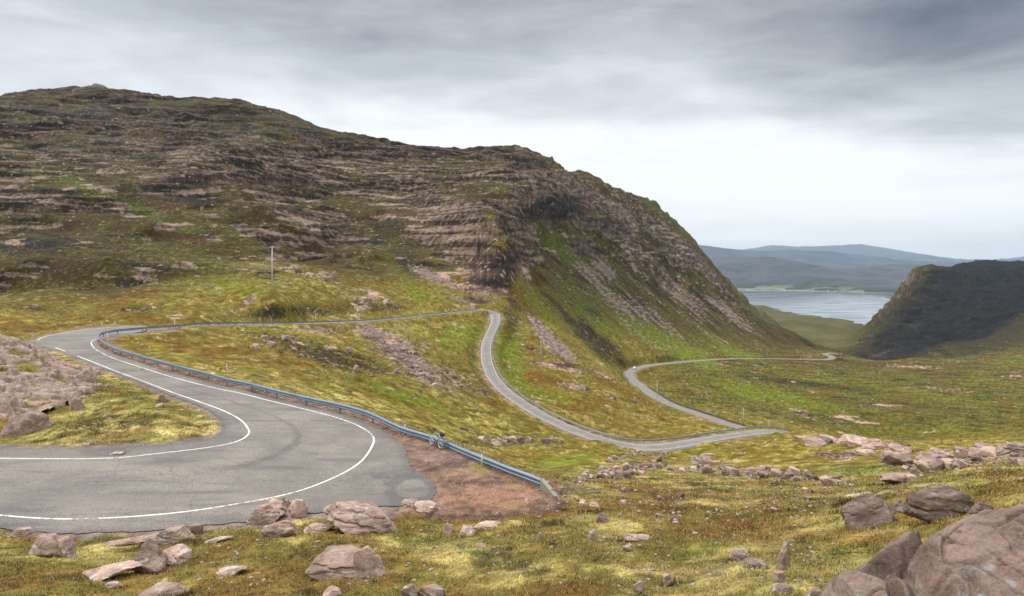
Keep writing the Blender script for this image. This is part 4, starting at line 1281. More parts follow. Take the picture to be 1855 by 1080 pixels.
def platform():
    """asphalt of the hairpin: fine triangles inside its crumbling outline"""
    from mathutils.geometry import delaunay_2d_cdt
    out = catmull(np.vstack([ASPHALT, ASPHALT[:1]]), 0.16)[:-1]
    wv = (0.10 * fbm(out[:, 0] / 2.6, out[:, 1] / 2.6, 2, 301) + 0.09 * fbm(out[:, 0] / 0.5, out[:, 1] / 0.5, 4, 302, .7)) * sm(out[:, 1], 100, 60)
    tg = np.gradient(out[:, :2], axis=0)
    tg /= np.linalg.norm(tg, axis=1)[:, None] + 1e-9
    out[:, 0] += wv * tg[:, 1]
    out[:, 1] -= wv * tg[:, 0]
    o2 = out[:, :2]
    gx, gy = np.meshgrid(np.arange(o2[:, 0].min(), o2[:, 0].max(), 0.42), np.arange(o2[:, 1].min(), o2[:, 1].max(), 0.42))
    gx, gy = gx.ravel(), gy.ravel()
    m = inside(ASPHALT, gx, gy)
    gx, gy = gx[m], gy[m]
    m = seg_dist(ASPHALT, gx, gy) > 0.35
    gx, gy = gx[m], gy[m]
    n = len(o2)
    pts = [Vector(p) for p in o2.tolist()] + [Vector(p) for p in np.c_[gx, gy].tolist()]
    vo, _, fo, *_r = delaunay_2d_cdt(pts, [(i, (i + 1) % n) for i in range(n)], [], 1, 1e-5)
    P = np.array([v[:] for v in vo])
    # slight humps and settled patches
    wv2 = 0.012 * fbm(P[:, 0] / 3, P[:, 1] / 3, 3, 311)
    V = np.c_[P, plane_z(P[:, 1]) + 0.0 * wv2]
    lane = np.vstack([np.array([on_plane(*p) for p in LINE_P]), np.array([on_plane(*p) for p in LINE_Q])[::-1]])
    bend = (P[:, 1] > 70)
    e = np.where(inside(lane, P[:, 0], P[:, 1]) | bend, 0.0, 0.46)
    PXv, PYv = CX + F * P[:, 0] / P[:, 1], HY - F * V[:, 2] / P[:, 1]
    r = np.hypot((PXv - 748) / 44, (PYv - 886) / 24)
    e += 0.7 * np.exp(-((r - 0.95) / 0.18) ** 2) * (PXv > 700) - 0.5 * np.exp(-(r / 0.6) ** 2)
    e += 0.6 * np.exp(-(((PXv - 686) / 14) ** 2 + ((PYv - 865) / 3) ** 2) ** 2)
    e += 0.8 * np.exp(-(((PXv - 190) / 40) ** 2 + ((PYv - 818) / 7) ** 2) ** 2)
    dP = seg_dist(np.array([on_plane(*p) for p in LINE_P]), P[:, 0], P[:, 1], False)
    dQ = seg_dist(np.array([on_plane(*p) for p in LINE_Q]), P[:, 0], P[:, 1], False)
    u = dP / (dP + dQ + 1e-6)
    lanep = inside(lane, P[:, 0], P[:, 1])
    e += lanep * (0.34 * np.exp(-((u - .5) / .10) ** 2) + 0.42 * fbm(u * 7.0, (P[:, 0] + P[:, 1] * .6) / 9.0, 4, 331, .6) + 0.10)
    d = seg_dist(ASPHALT, P[:, 0], P[:, 1])
    e += 0.25 * sm(d, 0.5, 0.0)
    b = len(V)
    low = np.c_[out[:, :2], plane_z(out[:, 1]) - 0.12]
    o = mesh_obj('road', np.vstack([V, low]), [tuple(f) for f in fo] , M_ASPH, smooth=False)
    a = o.data.attributes.new('edge', 'FLOAT', 'POINT')
    a.data.foreach_set('value', np.concatenate([e, np.ones(n)]).astype(np.float32))
    return tag(o, 'wide grey asphalt hairpin bend with white edge lines', kind='structure')




def ribbon(name, R, mat, lift, hw=None, off=0.0, skirt=0.35, i0=0, i1=None, label=None, kind='structure', parent=None, wob=0.0):
    R = R[i0:i1]
    t = np.gradient(R[:, :2], axis=0)
    t /= np.linalg.norm(t, axis=1)[:, None] + 1e-9
    nr = np.c_[t[:, 1], -t[:, 0]]
    V, Fc, A = [], [], []
    n = len(R)
    cum = np.concatenate([[0], np.cumsum(np.linalg.norm(np.diff(R[:, :2], axis=0), axis=1))])
    wl = 1 + wob * perlin(cum / 2.0, cum * 0 + 3, 5)
    wr = 1 + wob * perlin(cum / 2.0, cum * 0 + 9, 6)
    for i in range(n):
        h = R[i, 3] if hw is None else hw
        for s, a in ((-h * wl[i], -1.0), (-h * 0.5, -0.5), (0, 0.0), (h * 0.5, 0.5), (h * wr[i], 1.0)):
            o = off + s
            V.append((R[i, 0] + nr[i, 0] * o, R[i, 1] + nr[i, 1] * o, R[i, 2] + lift))
            A.append(a)
    for i in range(n - 1):
        for k in range(4):
            a = i * 5 + k
            Fc.append((a, a + 1, a + 6, a + 5))
    if skirt:
        b = len(V)
        for i in range(n):
            for k, s in ((0, -0.25), (4, 0.25)):
                x, y, z = V[i * 5 + k]
                V.append((x + nr[i, 0] * s, y + nr[i, 1] * s, z - skirt))
                A.append(1.0)
        for i in range(n - 1):
            Fc.append((i * 5, i * 5 + 5, b + 2 * i + 2, b + 2 * i))
            Fc.append((i * 5 + 4, b + 2 * i + 1, b + 2 * i + 3, i * 5 + 9))
    o = mesh_obj(name, V, Fc, mat, parent)
    a = o.data.attributes.new('across', 'FLOAT', 'POINT')
    a.data.foreach_set('value', A)
    if kind:
        tag(o, label, kind=kind)
    return o


ribbon('road', RB, M_LANE, 0.006, label='narrow road climbing round the second hairpin below the mountain', wob=0.08)
ribbon('road', RC, M_LANE, 0.0, label='lower single track road winding away down the valley floor', wob=0.10)


def px_line(pts, w, name='road_marking', lift=0.005, lab=None, gaps=None):
    P = catmull([on_plane(*p) for p in pts], 0.3)
    P = np.c_[P, np.full(len(P), w / 2)]
    P[:, 2] = plane_z(P[:, 1])
    return ribbon(name, P, M_LINE, lift, skirt=0, label=lab, wob=0.25)


LINE_P = [(-420, 872), (-200, 912), (0, 933.6), (97, 940), (194, 938.5), (258, 934.5), (325, 928.5), (389, 919.5), (440, 911), (495.6, 901), (551, 886.5), (606.7, 864.5),
          (645.5, 843), (664, 825), (674, 808), (677.5, 797), (674, 788.5), (664, 780), (647, 770.5), (621.5, 760.5), (595.6, 752.5), (538.5, 738), (480, 724), (440, 713.5), (389, 703),
          (311, 683), (246, 662.5), (207, 649.5), (181, 637.5), (171, 631), (166, 624), (167, 618), (178, 614), (195, 610), (227, 605.6), (262, 600.2)]
LINE_Q = [(-420, 826), (-200, 829), (0, 830.5), (83, 831.3), (167, 831), (222, 828.6), (278, 822.5), (361, 813), (415, 804), (440, 795), (451, 784.5), (449, 776), (436, 761), (410, 746.5), (363, 728.5),
          (311, 710.5), (259, 690.5), (207.5, 671.5), (172.5, 657.5), (140, 645)]
platform()
px_line(LINE_P, 0.13, lab='outer white edge line sweeping round the wide hairpin')
px_line(LINE_Q, 0.13, lab='inner white edge line hugging the grassy island of the hairpin')
px_line([(118, 636.3), (109, 633), (100, 629.5)], 0.15, lab='short white dash beside the rock outcrop')
px_line([(67, 616.8), (78, 611), (98.5, 606), (130, 601), (155.6, 597.4), (181.5, 595), (225, 592)], 0.15, lab='white edge line on the far side of the first bend')
iA = int(np.argmax(RB[:, 1])) - 8
ribbon('road_marking', RB, M_LINE, 0.011, hw=0.05, off=-1.62, skirt=0, i0=iA + 14, label='white line on the left edge of the descending road', wob=0.2)
ribbon('road_marking', RB, M_LINE, 0.011, hw=0.05, off=1.62, skirt=0, i0=iA + 14, label='white line on the right edge of the descending road', wob=0.2)

# ------------------------------------------------------------------ placing things on the real ground
def march(pts, dmin=9.0, dmax=1500.0, skip_hidden=True):
    """where the line of sight through each (px, py) meets the ground"""
    pts = np.asarray(pts, float)
    ld = np.linspace(math.log(dmin), math.log(dmax), 900)
    D = np.exp(ld)[None, :].repeat(len(pts), 0)
    PX = pts[:, :1].repeat(len(ld), 1)
    Z = height(PX, D)
    S_ = HY - F * Z / D
    out = []
    for i in range(len(pts)):
        hit = np.nonzero(S_[i] <= pts[i, 1])[0]
        k = hit[0] if len(hit) else len(ld) - 1
        if k > 0:
            a, b = S_[i, k - 1], S_[i, k]
            t = (a - pts[i, 1]) / (a - b + 1e-9)
            d = D[i, k - 1] + (D[i, k] - D[i, k - 1]) * t
        else:
            d = D[i, 0]
        out.append(d)
    return np.array(out)


def rock_material(name='sandstone', warm=1.0):
    m, T, bs = new_mat(name)
    tc = T.n('ShaderNodeTexCoord').outputs['Object']
    oi = T.n('ShaderNodeObjectInfo')
    off = T.n('ShaderNodeVectorMath', operation='ADD')
    sc = T.n('ShaderNodeVectorMath', operation='SCALE')
    cx = T.n('ShaderNodeCombineXYZ')
    for k in range(3):
        link(T, oi.outputs['Random'], cx.inputs[k])
    link(T, cx.outputs[0], sc.inputs[0])
    sc.inputs['Scale'].default_value = 37.0
    geo = T.n('ShaderNodeNewGeometry')
    link(T, geo.outputs['Position'], off.inputs[0])
    link(T, sc.outputs[0], off.inputs[1])
    P = off.outputs[0]
    n1 = T.noise(P, 1.3, 6.0, 0.62, 0.4)
    n2 = T.noise(P, 5.0, 6.0, 0.66, 0.2)
    n3 = T.noise(P, 3.1, 4.0, 0.6)
    n4 = T.noise(P, 24.0, 4.0, 0.7)
    c = T.mix(T.step(n1, 0.34, 0.66), (.255, .182, .148), (.510, .375, .308))
    c = T.mix(T.step(n2, 0.52, 0.72, 0, 0.7), c, (.50, .30, .21))
    c = T.mix(T.step(n3, 0.56, 0.66, 0, 0.75), c, (.56, .55, .52))
    c = T.mix(T.step(n2, 0.40, 0.28, 0, 0.75), c, (.085, .070, .064))
    tint = T.n('ShaderNodeMapRange')
    link(T, oi.outputs['Random'], tint.inputs[0])
    for k, v in enumerate((0, 1, 0.72, 1.18)):
        tint.inputs[k + 1].default_value = v
    v = T.m('MULTIPLY', tint.outputs[0], T.step(n4, 0.25, 0.75, 0.78, 1.22))
    vv = T.n('ShaderNodeCombineXYZ')
    for k in range(3):
        link(T, v, vv.inputs[k])
    c = T.mix(1.0, c, vv.outputs[0], 'MULTIPLY')
    c = T.mix(1.0, c, (warm, warm * .96, warm * .94), 'MULTIPLY')
    link(T, c, bs.inputs['Base Color'])
    bs.inputs['Roughness'].default_value = 0.9
    bs.inputs['Specular IOR Level'].default_value = 0.2
    h = T.m('ADD', T.m('MULTIPLY', n1, 0.12), T.m('ADD', T.m('MULTIPLY', n2, 0.06), T.m('MULTIPLY', n4, 0.012)))
    b = T.n('ShaderNodeBump', i={'Strength': 0.8, 'Distance': 1.0, 'Height': h})
    link(T, b.outputs[0], bs.inputs['Normal'])
    return m


M_ROCK = rock_material()
M_ROCKD = rock_material('weathered_sandstone', 0.50)

_ico = {}


def ico(sub):
    if sub not in _ico:
        bm = bmesh.new()
        bmesh.ops.create_icosphere(bm, subdivisions=sub, radius=1.0)
        _ico[sub] = (np.array([v.co[:] for v in bm.verts]), [[v.index for v in f.verts] for f in bm.faces])
        bm.free()
    return _ico[sub]


def rock_verts(seed, sub=4, planes=13, p=14, rough=0.05, crack=0.0, dims=(1, 1, 1)):
    """a sphere cut by random planes: joints of broken sandstone, edges worn round"""
    rs = np.random.RandomState(seed)
    V, Fc = ico(sub)
    N = rs.normal(size=(planes, 3))
    N[:, 2] *= 0.8
    N = np.vstack([N, [[0, 0, 1.0]], [[0, 0, -1]], [[1, .1, .2]], [[-1, .2, -.1]], [[.1, 1, .1]], [[-.1, -1, .15]]])
    N += rs.normal(scale=0.12, size=N.shape)
    N /= np.linalg.norm(N, axis=1)[:, None]
    dd = rs.uniform(0.55, 1.0, len(N))
    q = np.maximum(V @ N.T, 0) / dd
    r = (q ** p).sum(1) ** (-1.0 / p)
    W = V * r[:, None]
    a = fbm(W[:, 0] * 1.7 + seed, W[:, 1] * 1.7 + W[:, 2], 4, seed % 97)
    b = fbm(W[:, 1] * 4 + seed, W[:, 2] * 4 - W[:, 0], 4, seed % 89)
    c = ridged(W[:, 0] * 2.2 + W[:, 1], W[:, 2] * 2.6 - W[:, 1] * .5 + seed, 3, seed % 71)
    W = W * (1 + rough * a + rough * 0.45 * b - rough * 0.35 * np.clip(c - 0.5, 0, 1))[:, None]
    if crack:
        bd = ridged(W[:, 2] * 1.6 + 0.35 * W[:, 0] + 0.2 * a, W[:, 1] * 0.4 + W[:, 0] * .3, 2, seed % 83)
        W = W * (1 - crack * np.clip(bd - 0.9, 0, 1))[:, None]
    return W * np.array(dims), Fc


ROCK_DATA = []
for k in range(12):
    V, Fc = rock_verts(900 + k, 3, 5 + k % 5, 60, 0.03)
    me = bpy.data.meshes.new('rock')
    me.from_pydata([tuple(v) for v in V], [], Fc)
    me.materials.append(M_ROCKD if k % 4 == 3 else M_ROCK)
    me.update()
    ROCK_DATA.append(me)

# the boulders one can point to: px, row of the foot, width px, height px, depth/width, turn, lean, dark, label
HEROES = [
    (640, 966, 150, 74, .8, 20, -8, 0, 'biggest pink boulder with a dark undercut right side, standing at the edge of the lay-by'),
    (262, 1040, 66, 66, .9, 10, 20, 0, 'rounded pink boulder perched on the long slab in the bottom left corner'),
    (307, 1024, 62, 40, .8, -20, -35, 0, 'grey lichened boulder leaning on the right of the perched pink boulder'),
    (180, 1052, 128, 34, .5, 38, 22, 0, 'long pink slab rising to the right in the bottom left corner'),
    (232, 990, 130, 22, .35, 34, 22, 0, 'thin pale rib of rock slanting below the road edge'),
    (305, 984, 70, 32, .7, 5, 0, 0, 'orange faced boulder just below the road edge, above the perched boulder'),
    (348, 968, 32, 22, .8, 30, 0, 0, 'brown block touching the right end of the orange faced boulder'),
    (76, 1008, 60, 44, .7, 15, 0, 0, 'square pink boulder with grey lichen near the left edge below the road'),
    (113, 1008, 38, 38, .8, -15, 0, 0, 'white splashed boulder right of the square pink boulder'),
    (30, 972, 40, 18, .8, 0, 0, 0, 'low grey rock at the tarmac edge in the far left'),
    (474, 950, 62, 42, .9, 25, 10, 0, 'orange and brown block at the left of the cluster below the white line'),
    (497, 928, 62, 34, .8, 0, 12, 0, 'brown peaked block at the back of the cluster below the white line'),
    (534, 938, 44, 40, .8, -20, -15, 0, 'pale wedge of rock standing right in the cluster below the white line'),
    (501, 972, 66, 34, .6, 24, 14, 0, 'oblong grey boulder lying in front of the cluster'),
    (572, 966, 56, 22, .7, 0, 0, 0, 'flat grey rock at the left foot of the biggest boulder'),
    (622, 1046, 140, 64, .8, 0, 0, 0, 'broad pink boulder half buried in grass at the bottom centre'),
    (668, 1048, 60, 62, .8, 30, 20, 0, 'grey topped shoulder of rock on the right of the broad buried boulder'),
    (742, 1082, 34, 30, .8, 10, 0, 0, 'pale rock cut by the bottom edge, left one of a pair'),
    (778, 1086, 56, 32, .8, -10, -5, 0, 'larger pale rock cut by the bottom edge, right one of a pair'),
    (285, 1084, 84, 20, .7, 5, 0, 0, 'grey flat rock cut by the bottom edge below the perched boulder'),
    (202, 1066, 36, 16, .7, 20, 10, 0, 'small grey wedge in front of the long slab'),
    (410, 1043, 62, 20, .6, 5, 8, 0, 'low pink rock with a ragged top in the grass left of centre'),
    (393, 984, 50, 14, .4, 22, 18, 0, 'thin leaning pink slab below the orange faced boulder'),
    (600, 1083, 40, 22, .8, 0, 0, 0, 'grey stone at the bottom edge under the broad buried boulder'),
    (563, 1040, 22, 18, .8, 0, 0, 0, 'small pink stone at the left foot of the broad buried boulder'),
    (1588, 956, 100, 66, .8, -18, 20, 1, 'dark wedge shaped boulder with a sloping top on the right'),
    (1630, 928, 30, 26, .8, 0, 0, 1, 'grey block against the right side of the dark wedge boulder'),
    (1720, 940, 122, 66, .75, -5, 3, 1, 'large dark rounded boulder with a cracked face on the right'),
    (1788, 936, 40, 32, .8, 15, 0, 1, 'grey brown block between the dark rounded boulder and the big outcrop'),
    (1422, 1032, 26, 52, .9, 0, -14, 0, 'tall narrow pale stone leaning in the grass left of the outcrop'),
    (1415, 1055, 22, 22, .9, 10, 0, 0, 'pink stone at the foot of the tall narrow stone'),
    (1342, 1014, 38, 24, .9, 0, 0, 0, 'pale domed stone touching a flat grey one in the lower right grass'),
    (1372, 1030, 50, 22, .8, -20, -12, 0, 'flat grey stone lying against the pale domed stone'),
    (1158, 980, 56, 17, .6, -6, -5, 0, 'long low grey green stone in the middle of the grass'),
    (1139, 1000, 20, 14, .8, -30, -20, 0, 'small grey stone under the long low stone'),
    (1092, 948, 22, 22, .9, 0, 0, 0, 'pale blocky stone below the rust patch in the centre right grass'),
    (1074, 981, 20, 20, .9, 0, 0, 0, 'pink and white stone left of the long low stone'),
    (978, 978, 16, 14, .9, 0, 0, 0, 'small grey brown stone in the grass below the lay-by'),
    (1078, 918, 22, 10, .9, 0, 0, 0, 'flat orange brown stone beyond the end of the crash barrier'),
    (1058, 915, 18, 11, .9, 0, 0, 0, 'dark brown stone beside the flat orange one past the crash barrier'),
    (1005, 897, 20, 14, .9, 0, -20, 0, 'small leaning stone touching the concrete barrier end'),
    (885, 958, 58, 16, .6, -6, 0, 0, 'long pinkish stone at the lower edge of the red lay-by'),
    (845, 972, 34, 20, .9, 0, 0, 0, 'yellowish rock beside the heather below the lay-by'),
    (812, 968, 22, 22, .9, 0, 0, 0, 'orange broken rock beside the heather below the lay-by'),
    (872, 992, 24, 9, .7, 0, 0, 0, 'flat red stone in the grass under the long pinkish stone'),
    (1160, 1074, 22, 24, .9, 0, 0, 0, 'white capped stone near the bottom edge right of centre'),
    (1212, 1062, 20, 26, .9, 0, 15, 0, 'slender white topped stone near the bottom edge'),
    (1480, 1086, 34, 26, .9, 0, 0, 0, 'white lichened stone cut by the bottom edge beside the outcrop'),
    (1425, 1078, 44, 22, .9, 0, 0, 0, 'grey rounded stone cut by the bottom edge left of the outcrop'),
    (1286, 829, 36, 10, .6, -5, 0, 0, 'flat pink slab lying above the tumbled rocks'),
    (1264, 838, 28, 14, .8, 0, 0, 0, 'grey brown rock left of the flat pink slab'),
    (1635, 842, 54, 26, .8, -10, 0, 0, 'purple brown boulder at the head of the rubble on the right'),
    (1700, 842, 50, 24, .8, 0, 0, 0, 'white patched boulder in the rubble on the right skyline'),
    (1850, 822, 60, 24, .9, 0, 0, 0, 'pink boulder on the rubble at the right edge'),
    (1630, 878, 56, 24, .7, 10, -12, 0, 'pointed pink and white rock behind the dark wedge boulder'),
    (740, 919, 40, 14, .8, 0, 0, 0, 'low rock touching the tarmac behind the biggest boulder'),
    (775, 927, 56, 20, .8, -12, -8, 0, 'long pale rock lying under heather at the lay-by edge'),
    (57, 824, 1, 1, 1, 0, 0, 0, ''),
    (207, 825, 32, 9, .6, -8, 5, 0, 'flat orange rock lying on broken tarmac inside the hairpin'),
    (292, 728, 17, 16, .9, 0, 0, 0, 'brown block on the grassy island above two smaller rocks'),
    (287, 738, 16, 9, .9, 20, 10, 0, 'small pale rock under the brown block on the grassy island'),
    (644, 672, 14, 11, .9, 0, 0, 0, 'round pale boulder alone on the dark slope between the roads'),
    (719, 676, 20, 10, .7, 0, 0, 0, 'flat pale rock at the foot of the scree between the roads'),
    (632, 637, 10, 10, .9, 0, 0, 0, 'rounded brown boulder on the dark slope left of the scree'),
]


def place_rock(me_or_V, px, py, w, h, depth, turn, lean, label, group=None, dark=0, seed=0, D=None, sink=0.45, name='boulder'):
    if D is None:
        D = march([(px, py)])[0]
    seen = ((py - HY) / F)
    if not isinstance(me_or_V, bpy.types.Mesh):
        h = max(0.42 * h, h - 0.55 * seen * depth * w)      # part of the height seen is the top face
    W, H = w * D / F, h * D / F
    px_c = px
    x = (px - CX) / F * D
    y = D + W * depth * 0.35
    z = float(ground_at(x, D)[0])
    if isinstance(me_or_V, bpy.types.Mesh):
        o = bpy.data.objects.new(name, me_or_V)
        C.objects.link(o)
        k = 1 / 0.86
        o.scale = (W / 2 * k, W * depth / 2 * k, H / 2 * (1 + sink) * k)
    else:
        V, Fc = me_or_V
        V = V * np.array([W / 2, W * depth / 2, H / 2 * (1 + sink)])
        tp = 1 - (0.34 if w > h * 1.2 else 0.12) * V[:, 2:3] / (np.abs(V[:, 2]).max() + 1e-6)
        V[:, :2] *= tp
        la, tu = -rad(lean), rad(turn * 0.6)
        V = np.c_[V[:, 0] * math.cos(la) + V[:, 2] * math.sin(la), V[:, 1], -V[:, 0] * math.sin(la) + V[:, 2] * math.cos(la)]
        V = np.c_[V[:, 0] * math.cos(tu) - V[:, 1] * math.sin(tu), V[:, 0] * math.sin(tu) + V[:, 1] * math.cos(tu), V[:, 2]]
        V -= (V.max(0) + V.min(0)) / 2
        V *= np.array([W, W * depth, H * (1 + sink)]) / (V.max(0) - V.min(0))
        o = mesh_obj(name, V, Fc, M_ROCKD if dark else M_ROCK)
        o.location = (x, y, z + H * (1 + sink) / 2 - H * sink)
        return tag(o, label, 'boulder' if w * h > 900 else 'rock', group)
    # broad lean in the plane facing the viewer, then a turn about the vertical
    o.rotation_euler = (rad(random.uniform(-6, 6)), -rad(lean), rad(turn * 0.6))
    o.location = (x, y, z + H * (1 + sink) / 2 - H * sink)
    return tag(o, label, 'boulder' if w * h > 900 else 'rock', group)


random.seed(5)
hd = march([(h[0], h[1]) for h in HEROES])
for i, h in enumerate(HEROES):
    if not h[8]:
        continue
    V, Fc = rock_verts(40 + i, 6 if h[2] > 60 else 5, 14, 42, 0.07, 0.22)
    place_rock((V, Fc), h[0], h[1], h[2], h[3], h[4], h[5], h[6], h[8], None, h[7], i, hd[i])

# bedrock slabs of the hump inside the first bend
SLABS = [(150, 692, 34, 22, 'broken dark block at the right end of the left outcrop'), (34, 790, 110, 46, 'big bulging grey rock with a white splash at the left edge'),
         (134, 744, 40, 20, 'rounded block above the grassy hollow on the left'), (4, 752, 60, 40, 'steep grey rock face at the left edge above the bulging rock')]
sd_ = march([(s[0], s[1]) for s in SLABS])
for i, s in enumerate(SLABS):
    V, Fc = rock_verts(300 + i, 6, 10, 16, 0.07, 0.2)
    place_rock((V, Fc), s[0], s[1], s[2], s[3] * 1.25, .7, 8, -6, s[4], 'bedrock of the left outcrop', 0, i, sd_[i], 1.0, 'rock_outcrop')['category'] = 'rock outcrop'



def left_outcrop():
    """ice-smoothed bedrock with bedding ledges breaking out of the turf hump inside the first bend"""
    xs, ys = np.arange(-66, -34, 0.11), np.arange(42.5, 68, 0.13)
    X, Y = np.meshgrid(xs, ys, indexing='ij')
    PX_ = CX + F * X / Y
    G = height(PX_, Y)
    PY_ = HY - F * G / Y
    one = np.full(X.shape, 100.0)
    mk = blobs(PX_, PY_, one, [(40, 640, 110, 22, 9, 1.2), (120, 655, 50, 14, 22, 1.0), (60, 676, 110, 18, 8, 1.1), (150, 676, 36, 12, 10, .8), (70, 708, 95, 14, 10, 1.1), (140, 702, 34, 12, 10, .7),
                               (110, 728, 60, 12, 14, 1.0), (90, 748, 50, 12, 16, .9), (20, 722, 60, 14, 10, .8), (30, 772, 70, 30, 10, 1.1), (-60, 700, 90, 60, 0, 1.0), (20, 615, 80, 12, 6, 1.0)])
    wv = 0.95 * fbm(X / 3.4, Y / 1.5, 4, 601) + 0.22 * fbm(X / .6, Y / .5, 3, 603)
    m = sm(np.minimum(mk, 1.25) + wv, 0.80, 1.02)
    H = -0.35 + m * 0.60 + m * 0.35 * fbm(X / 3.5, Y / 2.2, 3, 605)
    # bedding planes dip gently, so ledges run across
    t = (G + H + 0.10 * X + 0.35 * Y * 0.12 + 0.18 * fbm(X / 2.2, Y / 2.2, 3, 607)) / 0.42
    f = t - np.floor(t)
    H += 0.42 * (sm(f, 0.62, 0.86) - f) * 0.95 * m
    wx, wy = X + .3 * fbm(X / .9, Y / .9, 2, 609), Y + .3 * fbm(X / .9, Y / .9, 2, 611)
    d1, d2, idn = cell(wx / 1.9 + wy * .2, wy / 1.1, 13)
    H -= m * (0.26 * sm(d2 - d1, 0.13, 0.0) - 0.22 * (idn - .4))
    H += m * (0.04 * fbm(X / .5, Y / .35, 4, 613))
    Z = G + H
    nc, nr = X.shape
    vid = np.arange(nc * nr).reshape(nc, nr)
    q = np.stack([vid[:-1, :-1], vid[1:, :-1], vid[1:, 1:], vid[:-1, 1:]], -1)
    mm = np.maximum.reduce([m[:-1, :-1], m[1:, :-1], m[1:, 1:], m[:-1, 1:]]) > 0.02
    q = q[mm].reshape(-1, 4)
    V = np.stack([X, Y, Z], -1).reshape(-1, 3)
    used = np.unique(q)
    rm = np.zeros(len(V), int)
    rm[used] = np.arange(len(used))
    tag(mesh_obj('rock_outcrop', V[used], rm[q].tolist(), rock_material('bedrock', 0.78)), 'pink bedrock ledges breaking through turf inside the first bend', 'rock outcrop')


left_outcrop()

# ------------------------------------------------------------------ the big outcrop in the bottom right corner
def big_outcrop():
    sil = np.array([(1500, 1110), (1517, 1082), (1530, 1058), (1553, 1044), (1592, 1041), (1606, 1030), (1633, 1005), (1667, 980), (1694, 966), (1736, 957), (1764, 941),
                    (1792, 931), (1806, 927), (1819, 918), (1855, 912), (1900, 900), (1980, 890), (2080, 900), (2150, 960), (2200, 1080)], float)
    pxs = np.linspace(1496, 2205, 420)
    ys = np.concatenate([np.linspace(4.2, 8.4, 300)])
    Dm = 6.9
    zt = -(np.interp(pxs, sil[:, 0], sil[:, 1]) - HY) / F * Dm
    X = ((pxs - CX) / F * Dm)[:, None].repeat(len(ys), 1)
    Y = ys[None, :].repeat(len(pxs), 0)
    t = (Y - Dm)
    slope_f = np.where(t < 0, 0.34 * np.abs(t) ** 1.35, 0.9 * np.abs(t) ** 1.7)
    Z = zt[:, None] - slope_f
    Z += 0.16 * fbm(X / 1.1, Y / 1.1, 4, 401) * sm(np.abs(t), 0.0, 0.5)
    # rounded joint blocks divided by dark clefts
    wx = X + 0.25 * fbm(X / .8, Y / .8, 2, 402)
    wy = Y + 0.25 * fbm(X / .8, Y / .8, 2, 403)
    d1, d2, idn = cell(wx / 0.95 + wy * .3, wy / 1.5 - wx * .2, 7)
    Z -= 0.26 * sm(d2 - d1, 0.12, 0.0)
    Z += 0.20 * (idn - 0.5)
    d1, d2, idn = cell(wx / 0.40, wy / 0.55, 9)
    Z -= 0.06 * sm(d2 - d1, 0.10, 0.0)
    Z += 0.02 * fbm(X / .22, Y / .22, 3, 405) + 0.006 * fbm(X / .05, Y / .05, 3, 406)
    nc, nr = X.shape
    vid = np.arange(nc * nr).reshape(nc, nr)
    q = np.stack([vid[:-1, :-1], vid[1:, :-1], vid[1:, 1:], vid[:-1, 1:]], -1).reshape(-1, 4)
    V = np.stack([X, Y, Z], -1).reshape(-1, 3)
    # close the back and sides down into the ground
    ring = list(vid[:, 0]) + list(vid[-1, 1:]) + list(vid[-2::-1, -1]) + list(vid[0, -2:0:-1])
    base = len(V)
    V = np.vstack([V, V[ring] - np.array([0, 0, 1.5])])
    Fc = q.tolist() + [[ring[i], base + i, base + (i + 1) % len(ring), ring[(i + 1) % len(ring)]] for i in range(len(ring))]
    m = rock_material('outcrop_sandstone', 0.45)
    o = mesh_obj('rock_outcrop', V, Fc, m)
    tag(o, 'massive grey brown bedrock outcrop with dark clefts filling the bottom right corner', 'rock outcrop')


big_outcrop()

# ------------------------------------------------------------------ tumbled and scattered rocks, each one a thing
random.seed(11)
GROUPS = [
    # (polyline of centres px,py, spread px, count, width range px, label, group)
    ([(1042, 876), (1094, 858), (1130, 860), (1165, 852), (1178, 844), (1200, 842)], 9, 46, (7, 17), 'rock in the tumbled row of broken sandstone below the lower hairpin', 'tumbled rocks below the lower hairpin'),
    ([(1106, 838), (1136, 824), (1175, 823), (1205, 826)], 4, 16, (6, 12), 'small rock piled against the outer edge of the lower hairpin', 'rocks piled at the lower hairpin edge'),
    ([(1205, 846), (1260, 852), (1320, 857), (1400, 860), (1472, 869), (1542, 876)], 8, 44, (8, 22), 'rock in the long line of rubble crossing the right hand slope', 'rubble line across the slope'),
    ([(1640, 862), (1670, 850), (1720, 838), (1790, 830), (1855, 832)], 12, 40, (10, 30), 'sandstone block in the rubble below the right skyline', 'rubble below the right skyline'),
    ([(1620, 812), (1700, 826), (1760, 822), (1850, 815)], 5, 22, (8, 24), 'block standing on the crest of the right rubble ridge', 'blocks on the right ridge'),
    ([(1470, 800), (1560, 812), (1640, 825)], 12, 22, (14, 44), 'flat bedrock slab on the ridge beside the road end', 'slabs on the ridge by the road end'),
    ([(455, 618), (500, 622), (540, 630), (560, 640)], 14, 26, (5, 15), 'boulder in the pale cluster on the slope under the upper road', 'boulders under the upper road'),
    ([(690, 640), (730, 660), (770, 680), (870, 700)], 16, 26, (5, 13), 'boulder scattered below the scree between the two roads', 'boulders below the scree'),
    ([(860, 797), (920, 800), (985, 800), (1030, 802)], 4, 12, (8, 22), 'pale rock beside the dark wet hollow under the second road', 'rocks beside the wet hollow'),
    ([(1120, 916), (1200, 920), (1300, 935), (1420, 920), (1500, 905)], 26, 30, (6, 15), 'small stone scattered in the pale grass right of the lay-by', 'stones in the pale grass'),
]


def along(pl, t):
    pl = np.array(pl, float)
    L = np.concatenate([[0], np.cumsum(np.linalg.norm(np.diff(pl, axis=0), axis=1))])
    return np.interp(t * L[-1], L, pl[:, 0]), np.interp(t * L[-1], L, pl[:, 1])


